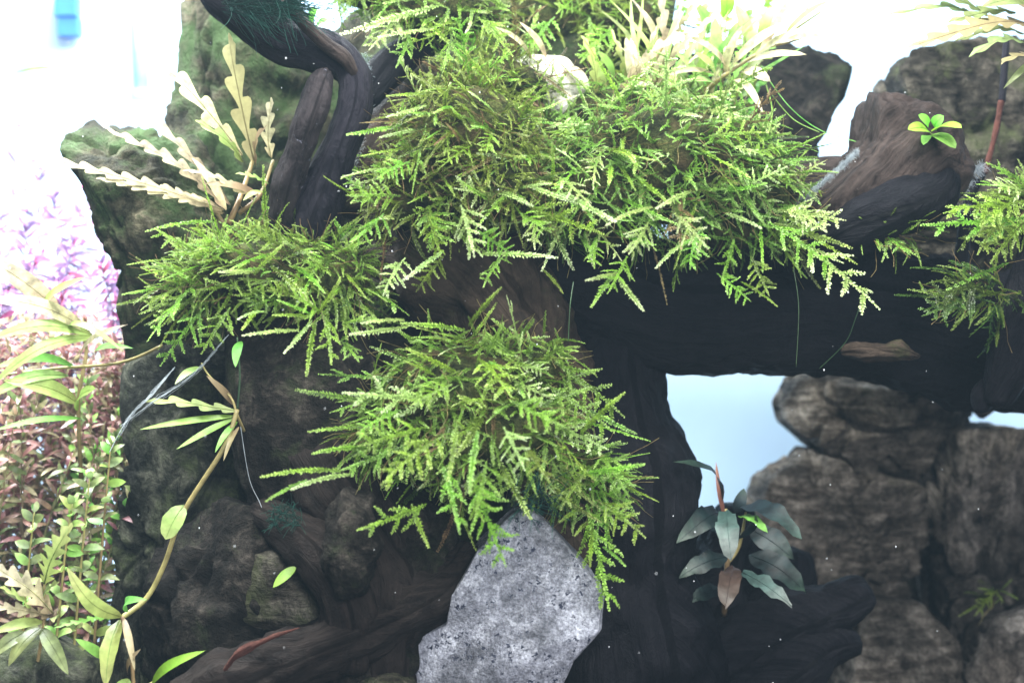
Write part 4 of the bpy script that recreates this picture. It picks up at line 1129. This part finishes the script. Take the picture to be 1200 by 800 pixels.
for i, (x, y0, y1, Y, hot) in enumerate([(22, 470, 150, .20, 0), (62, 470, 225, .17, 0), (105, 470, 210, .22, 0), (132, 480, 255, .15, 1), (-5, 470, 240, .16, 0), (85, 480, 285, .12, 0), (40, 470, 300, .11, 0), (118, 480, 310, .11, 1), (10, 470, 335, .09, 0), (142, 440, 295, .19, 1), (48, 470, 190, .21, 0), (-20, 470, 170, .22, 0), (92, 470, 250, .18, 0), (30, 480, 265, .14, 0), (70, 470, 330, .10, 0), (-10, 480, 300, .12, 0)]):
    stem_plant('pink stem with narrow whorled leaves against the white back wall' if not hot else 'hot pink stem beside the mossy rock column',
               [(x + pr.uniform(-25, 25), y0 + 60, Y), (x + pr.uniform(-16, 16), (y0 + y1) / 2, Y), (x, y1, Y)], 17 if not hot else 19, 46 if not hot else 32, 6.5, ['pink', 'pink', 'pink', 'pink', 'pink_hot'] if not hot else ['pink_hot', 'pink_hot', 'pink'], 4,
               'pink stems along the back wall' if not hot else 'hot pink stems by the rock column', stem='pink', seed=200 + i, jit=0.75)
rr = random.Random(41)
for i in range(40):
    x = rr.uniform(-15, 165); top = rr.uniform(420, 560) + max(0, x - 110) * 0.9
    Y = rr.uniform(0.03, 0.13)
    ln = rr.uniform(-30, 110)
    stem_plant('coppery red stem with small leaves crowded below the long green leaves' if x < 100 else 'greenish coppery stem with small leaves crowding against the grey-green rock', [(x - ln, top + 320, Y), (x - ln * 0.5, top + 130, Y), (x, top, Y - 0.02)], 18, 27, 6.5,
               ['red', 'red', 'redgreen', 'redgreen', 'olive'] if x < 100 else ['redgreen', 'olive', 'red', 'green'], 3, 'coppery red stems on the left' if x < 100 else 'greenish coppery stems by the rock', seed=300 + i, droop=0.3, stem='redgreen', jit=0.8)
for i, (x, y1, Y) in enumerate([(800, -5, .08), (826, 12, .07), (852, -8, .09), (876, 18, .08), (900, 2, .09), (760, 8, .10)]):
    stem_plant('fresh green stem with tiny round leaves behind the pale spoon leaves', [(x * 0.6 + 330, 150, Y + .02), (x * 0.85 + 124, 80, Y), (x, y1, Y)], 14, 17, 9, ['lime', 'pinn', 'green'], 3, 'fresh green stems behind the moss crown', seed=500 + i, droop=0.2, jit=0.6)
# the crowded leaves deeper inside that thicket
tr_ = random.Random(43)
parts = []
for i in range(9000):
    x = tr_.uniform(-60, 158); y = tr_.uniform(375, 800) if x < 120 else tr_.uniform(400, 560)
    Y = tr_.uniform(0.05, 0.15)
    b = P(x, y, Y)
    d = Vector((tr_.uniform(-1, 1), tr_.uniform(-1, .6), tr_.uniform(-.3, 1))).normalized()
    parts.append(blade(b, b + d * U(tr_.uniform(14, 32)), U(tr_.uniform(4, 8)), bend=.1, face=(0, -.4, 1), rng=tr_, n=3))
half = len(parts) * 6 // 10
for nm, mk, seg_ in (('red_thicket', 'red', parts[:half]), ('olive_thicket', 'redgreen', parts[half:])):
    V, F, T = merge(seg_)
    o = obj(nm, V, F, M[mk], None, True, T)
    tag(o, 'crowded small %s leaves deep in the stem thicket' % nm.split('_')[0], 'foliage', kind='stuff')
for i, (x, y0, y1, Y) in enumerate([(105, 720, 560, -.03), (130, 700, 520, -.02), (40, 760, 600, -.04), (85, 700, 590, -.03)]):
    stem_plant('green stem with small oval leaves below the coppery stems', [(x - 20, y0 + 60, Y), (x - 8, (y0 + y1) / 2, Y), (x, y1, Y)], 10, 24, 9, ['olive', 'green', 'olive', 'pinn'], 2, 'green stems at the rock foot', seed=400 + i, droop=0.3)

rock('stone', 'blurred greenish stone low beside the serrated plantlet', [(-40, 800), (0, 755), (60, 745), (120, 770), (140, 900), (-60, 900)], -0.03, 0.05, M['rock_grey'], seed=71, cat='stone', level=4)

# ================================================================== threads, algae and small things
def strands(name, label, cat, base, region, n, length, mat, seed, flow, r=0.5, spread=1.0, curl=0.6):
    rng = random.Random(seed)
    parts = []
    for i in range(n):
        p = P(*[a + rng.uniform(-1, 1) * b for a, b in zip(region[:3], region[3:])])
        pts = [p]
        d = Vector(flow) + Vector((rng.uniform(-1, 1), rng.uniform(-1, 1), rng.uniform(-1, 1))) * spread
        d.normalize()
        L = U(length) * rng.uniform(.5, 1.2)
        for k in range(7):
            d = (d + Vector((rng.uniform(-1, 1), rng.uniform(-1, 1), rng.uniform(-1, 1))) * curl * 0.4).normalized()
            pts.append(pts[-1] + d * L / 7)
        parts.append(tube(pts, U(r), U(r * 0.4), 3))
    V, F, T = merge(parts)
    o = obj(name, V, F, M[mat], None, False, T)
    rebase(o, P(*base))
    return tag(o, label, cat)
strands('algae_tuft', 'teal hair algae wrapped round the top of the elbow branch', 'algae', (310, 20, -.02), (300, 4, -.022, 42, 12, .02), 420, 60, 'algae', 51, (0.9, -0.1, -0.1), 0.55, .6)
strands('algae_tuft', 'teal algae strands caught under the lower moss above the grey stone', 'algae', (625, 590, -.06), (622, 585, -.065, 22, 10, .01), 50, 40, 'algae', 53, (0.3, -0.1, 0.2), 0.6, 1.0)
strands('algae_tuft', 'dark green algae fluff beside the round knobby stone', 'algae', (335, 610, -.03), (335, 605, -.05, 18, 12, .008), 110, 17, 'algae', 55, (-0.2, -0.3, 0.2), 0.5, 1.0)
strands('algae_fuzz', 'white fuzz along the edge of the stump', 'algae', (960, 220, .0), (962, 218, 0.0, 0, 0, 0), 1, 4, 'fuzz', 57, (0, -1, 0.3), 0.3)
bpy.data.objects.remove([o for o in bpy.data.objects if o.name.startswith('algae_fuzz')][0])
def fuzz_line(label, pts, n, length, seed, mat='fuzz', r=0.28, jit=2.2):
    rng = random.Random(seed)
    path = smooth_path([P(*p) for p in pts], 10)
    parts = []
    for i in range(n):
        p = rng.choice(path) + Vector((rng.gauss(0, 1), rng.gauss(0, 1), rng.gauss(0, 1))) * U(jit)
        d = Vector((rng.uniform(-1, 1), rng.uniform(-1, .3), rng.uniform(-1, 1))).normalized()
        q = p + d * U(length) * rng.uniform(.4, 1)
        parts.append(tube([p, (p + q) / 2 + Vector((0, 0, U(rng.uniform(-1, 1)))), q], U(r), U(r * .4), 3))
    V, F, T = merge(parts)
    o = obj('algae_fuzz', V, F, M[mat], None, False, T)
    rebase(o, P(*pts[0]))
    return tag(o, label, 'algae')
fuzz_line('white fuzz growing along the slanting edge of the stump branch', [(925, 250, .015), (960, 218, .0), (985, 196, -.002), (1004, 178, .0)], 1500, 6, 61, r=0.22, jit=1.3)
fuzz_line('bluish web of fuzz in the fork behind the stump', [(1108, 185, .03), (1122, 205, .035), (1128, 222, .035), (1142, 205, .04), (1150, 195, .045)], 500, 12, 63)
fuzz_line('bluish fuzz along the bottom edge of the stump', [(1090, 228, .02), (1110, 240, .02), (1135, 245, .03)], 350, 8, 65)
fuzz_line('pale fuzz edging the elbow of the twisted branch', [(428, 66, .0), (432, 100, .0), (428, 150, .005), (410, 210, .01)], 500, 7, 67)

def thread(label, pts, r, mat='thread', name='algae_thread', frays=0):
    path = smooth_path([P(*p) for p in pts], 10)
    rng = random.Random(int(pts[0][0]))
    tubes = [tube(path, U(r * .55), U(r * .4), 4)]
    for k in range(frays):
        i0 = rng.randint(0, len(path) // 2); i1 = min(len(path), i0 + rng.randint(6, 16))
        j = Vector((rng.uniform(-1, 1), rng.uniform(-1, 1), rng.uniform(-1, 1))) * U(4)
        tubes.append(tube([p + j * (0.2 + 0.8 * q / 16) + Vector((rng.uniform(-1, 1), 0, rng.uniform(-1, 1))) * U(.8) for q, p in enumerate(path[i0:i1])], U(r * .3), U(r * .2), 3))
    V, F, T = merge(tubes)
    o = obj(name, V, F, M[mat], None, True, T)
    rebase(o, P(*pts[0]))
    return tag(o, label, 'thread')
thread('thin straight thread hanging from the moss in front of the log', [(930, 315, -.03), (936, 360, -.035), (933, 430, -.035)], 1.2)
thread('thin curved thread looping from the moss tip down to the log edge', [(1012, 345, -.045), (1002, 375, -.045), (990, 402, -.04), (960, 432, -.03)], 1.0)
thread('long green thread draped from the pale stem plant to the stump', [(895, 85, .02), (925, 125, .01), (960, 152, .01), (1003, 166, .0)], 1.3, 'green')
thread('green thread hanging beside the dark mossy rock', [(898, 100, .02), (905, 130, .01), (900, 158, .0)], 2.0, 'green')
thread('second green thread drooping across the dark mossy rock', [(905, 112, .02), (930, 140, .01), (960, 155, .005)], 1.3, 'green')
thread('small dark thread of moss hanging between the cushions', [(672, 330, -.03), (668, 360, -.035), (666, 400, -.035)], 1.4)
thread('pale frayed thread slanting across the left rock', [(205, 430, -.03), (175, 465, -.04), (150, 490, -.045), (128, 530, -.05)], 0.8, 'fuzz', frays=22)
thread('second pale frayed thread lying beside the first one', [(268, 392, -.03), (225, 440, -.035), (180, 470, -.042), (140, 500, -.045)], 0.6, 'fuzz', frays=16)
thread('pale line of root running down the dark rock pillar', [(282, 500, -.03), (292, 560, -.03), (305, 590, -.03), (316, 620, -.03)], 0.7, 'fuzz')

# distant things at the back wall
pp = thing('glass_pipe', 'pale blue vertical pipe on the back wall', 'pipe', P(163, 120, 0.40))
v, f, t = tube([P(158, -60, .39), P(161, 20, .39), P(166, 112, .39)], U(10, .39), U(9, .39), 14)
obj('pipe', v, f, M['pipe'], pp, True, t)
v, f, t = tube([P(166, 106, .39), P(166, 116, .39)], U(13, .39), U(13, .39), 14)
obj('collar', v, f, M['pipe'], pp, False, t)
def box(x0, y0, x1, y1, Y, d):
    a, b = P(x0, y1, Y), P(x1, y0, Y)
    return [(a.x, Y, a.z), (b.x, Y, a.z), (b.x, Y, b.z), (a.x, Y, b.z), (a.x, Y + d, a.z), (b.x, Y + d, a.z), (b.x, Y + d, b.z), (a.x, Y + d, b.z)], [(0, 1, 2, 3), (7, 6, 5, 4), (0, 4, 5, 1), (1, 5, 6, 2), (2, 6, 7, 3), (3, 7, 4, 0)]
cl = thing('clip', 'small blue plastic clip on the white back wall', 'clip', P(77, 40, 0.41))
v, f = box(63, -20, 89, 18, .40, .012); obj('jaw', v, f, M['blue'], cl)
v, f = box(67, 20.5, 91, 41, .402, .012); obj('jaw', v, f, M['blue'], cl)
plant('thin brown leaf drifting before the white back wall', (45, 85, 0.3), [dict(b=(16, 86, .3), t=(70, 80, .3), w=9, m='olive', bend=.06)], cat='leaf', name='drifting_leaf', seed=29)

# drifting specks in the water
sr = random.Random(77)
parts = []
V3, F3 = ico(1)
for i in range(150):
    px_, py_, Y = sr.uniform(0, 1200), sr.uniform(0, 800), sr.uniform(-0.12, 0.05)
    c = P(px_, py_, Y); r = U(sr.uniform(0.3, 0.75), Y)
    e = sr.uniform(1, 2.2)
    parts.append(([c + Vector((x * r, y * r, z * r * e)) for x, y, z in V3], F3, [0] * len(V3)))
V, F, T = merge(parts)
tag(obj('drifting_specks', V, F, M['speck']), 'tiny pale specks drifting in the water', 'debris', kind='stuff')

# the water's own haze
hv = []
x0, x1, y0, y1, z0, z1 = -1.2, 1.2, -1.2, 0.7, -0.1, 0.85
hz = obj('haze', [(x0, y0, z0), (x1, y0, z0), (x1, y1, z0), (x0, y1, z0), (x0, y0, z1), (x1, y0, z1), (x1, y1, z1), (x0, y1, z1)],
         [(3, 2, 1, 0), (4, 5, 6, 7), (0, 1, 5, 4), (1, 2, 6, 5), (2, 3, 7, 6), (3, 0, 4, 7)], M['speck'])
hm = bpy.data.materials.new('water haze'); hm.use_nodes = True
nt = hm.node_tree
nt.nodes.remove(nt.nodes['Principled BSDF'])
pv = nt.nodes.new('ShaderNodeVolumePrincipled')
pv.inputs['Color'].default_value = (0.55, 0.80, 1.0, 1)
pv.inputs['Density'].default_value = 0.036
pv.inputs['Anisotropy'].default_value = 0.2
nt.links.new(pv.outputs[0], nt.nodes['Material Output'].inputs['Volume'])
hz.data.materials.clear(); hz.data.materials.append(hm)
hz['kind'] = 'stuff'

for o in bpy.data.objects:
    if '_base' in o: del o['_base']
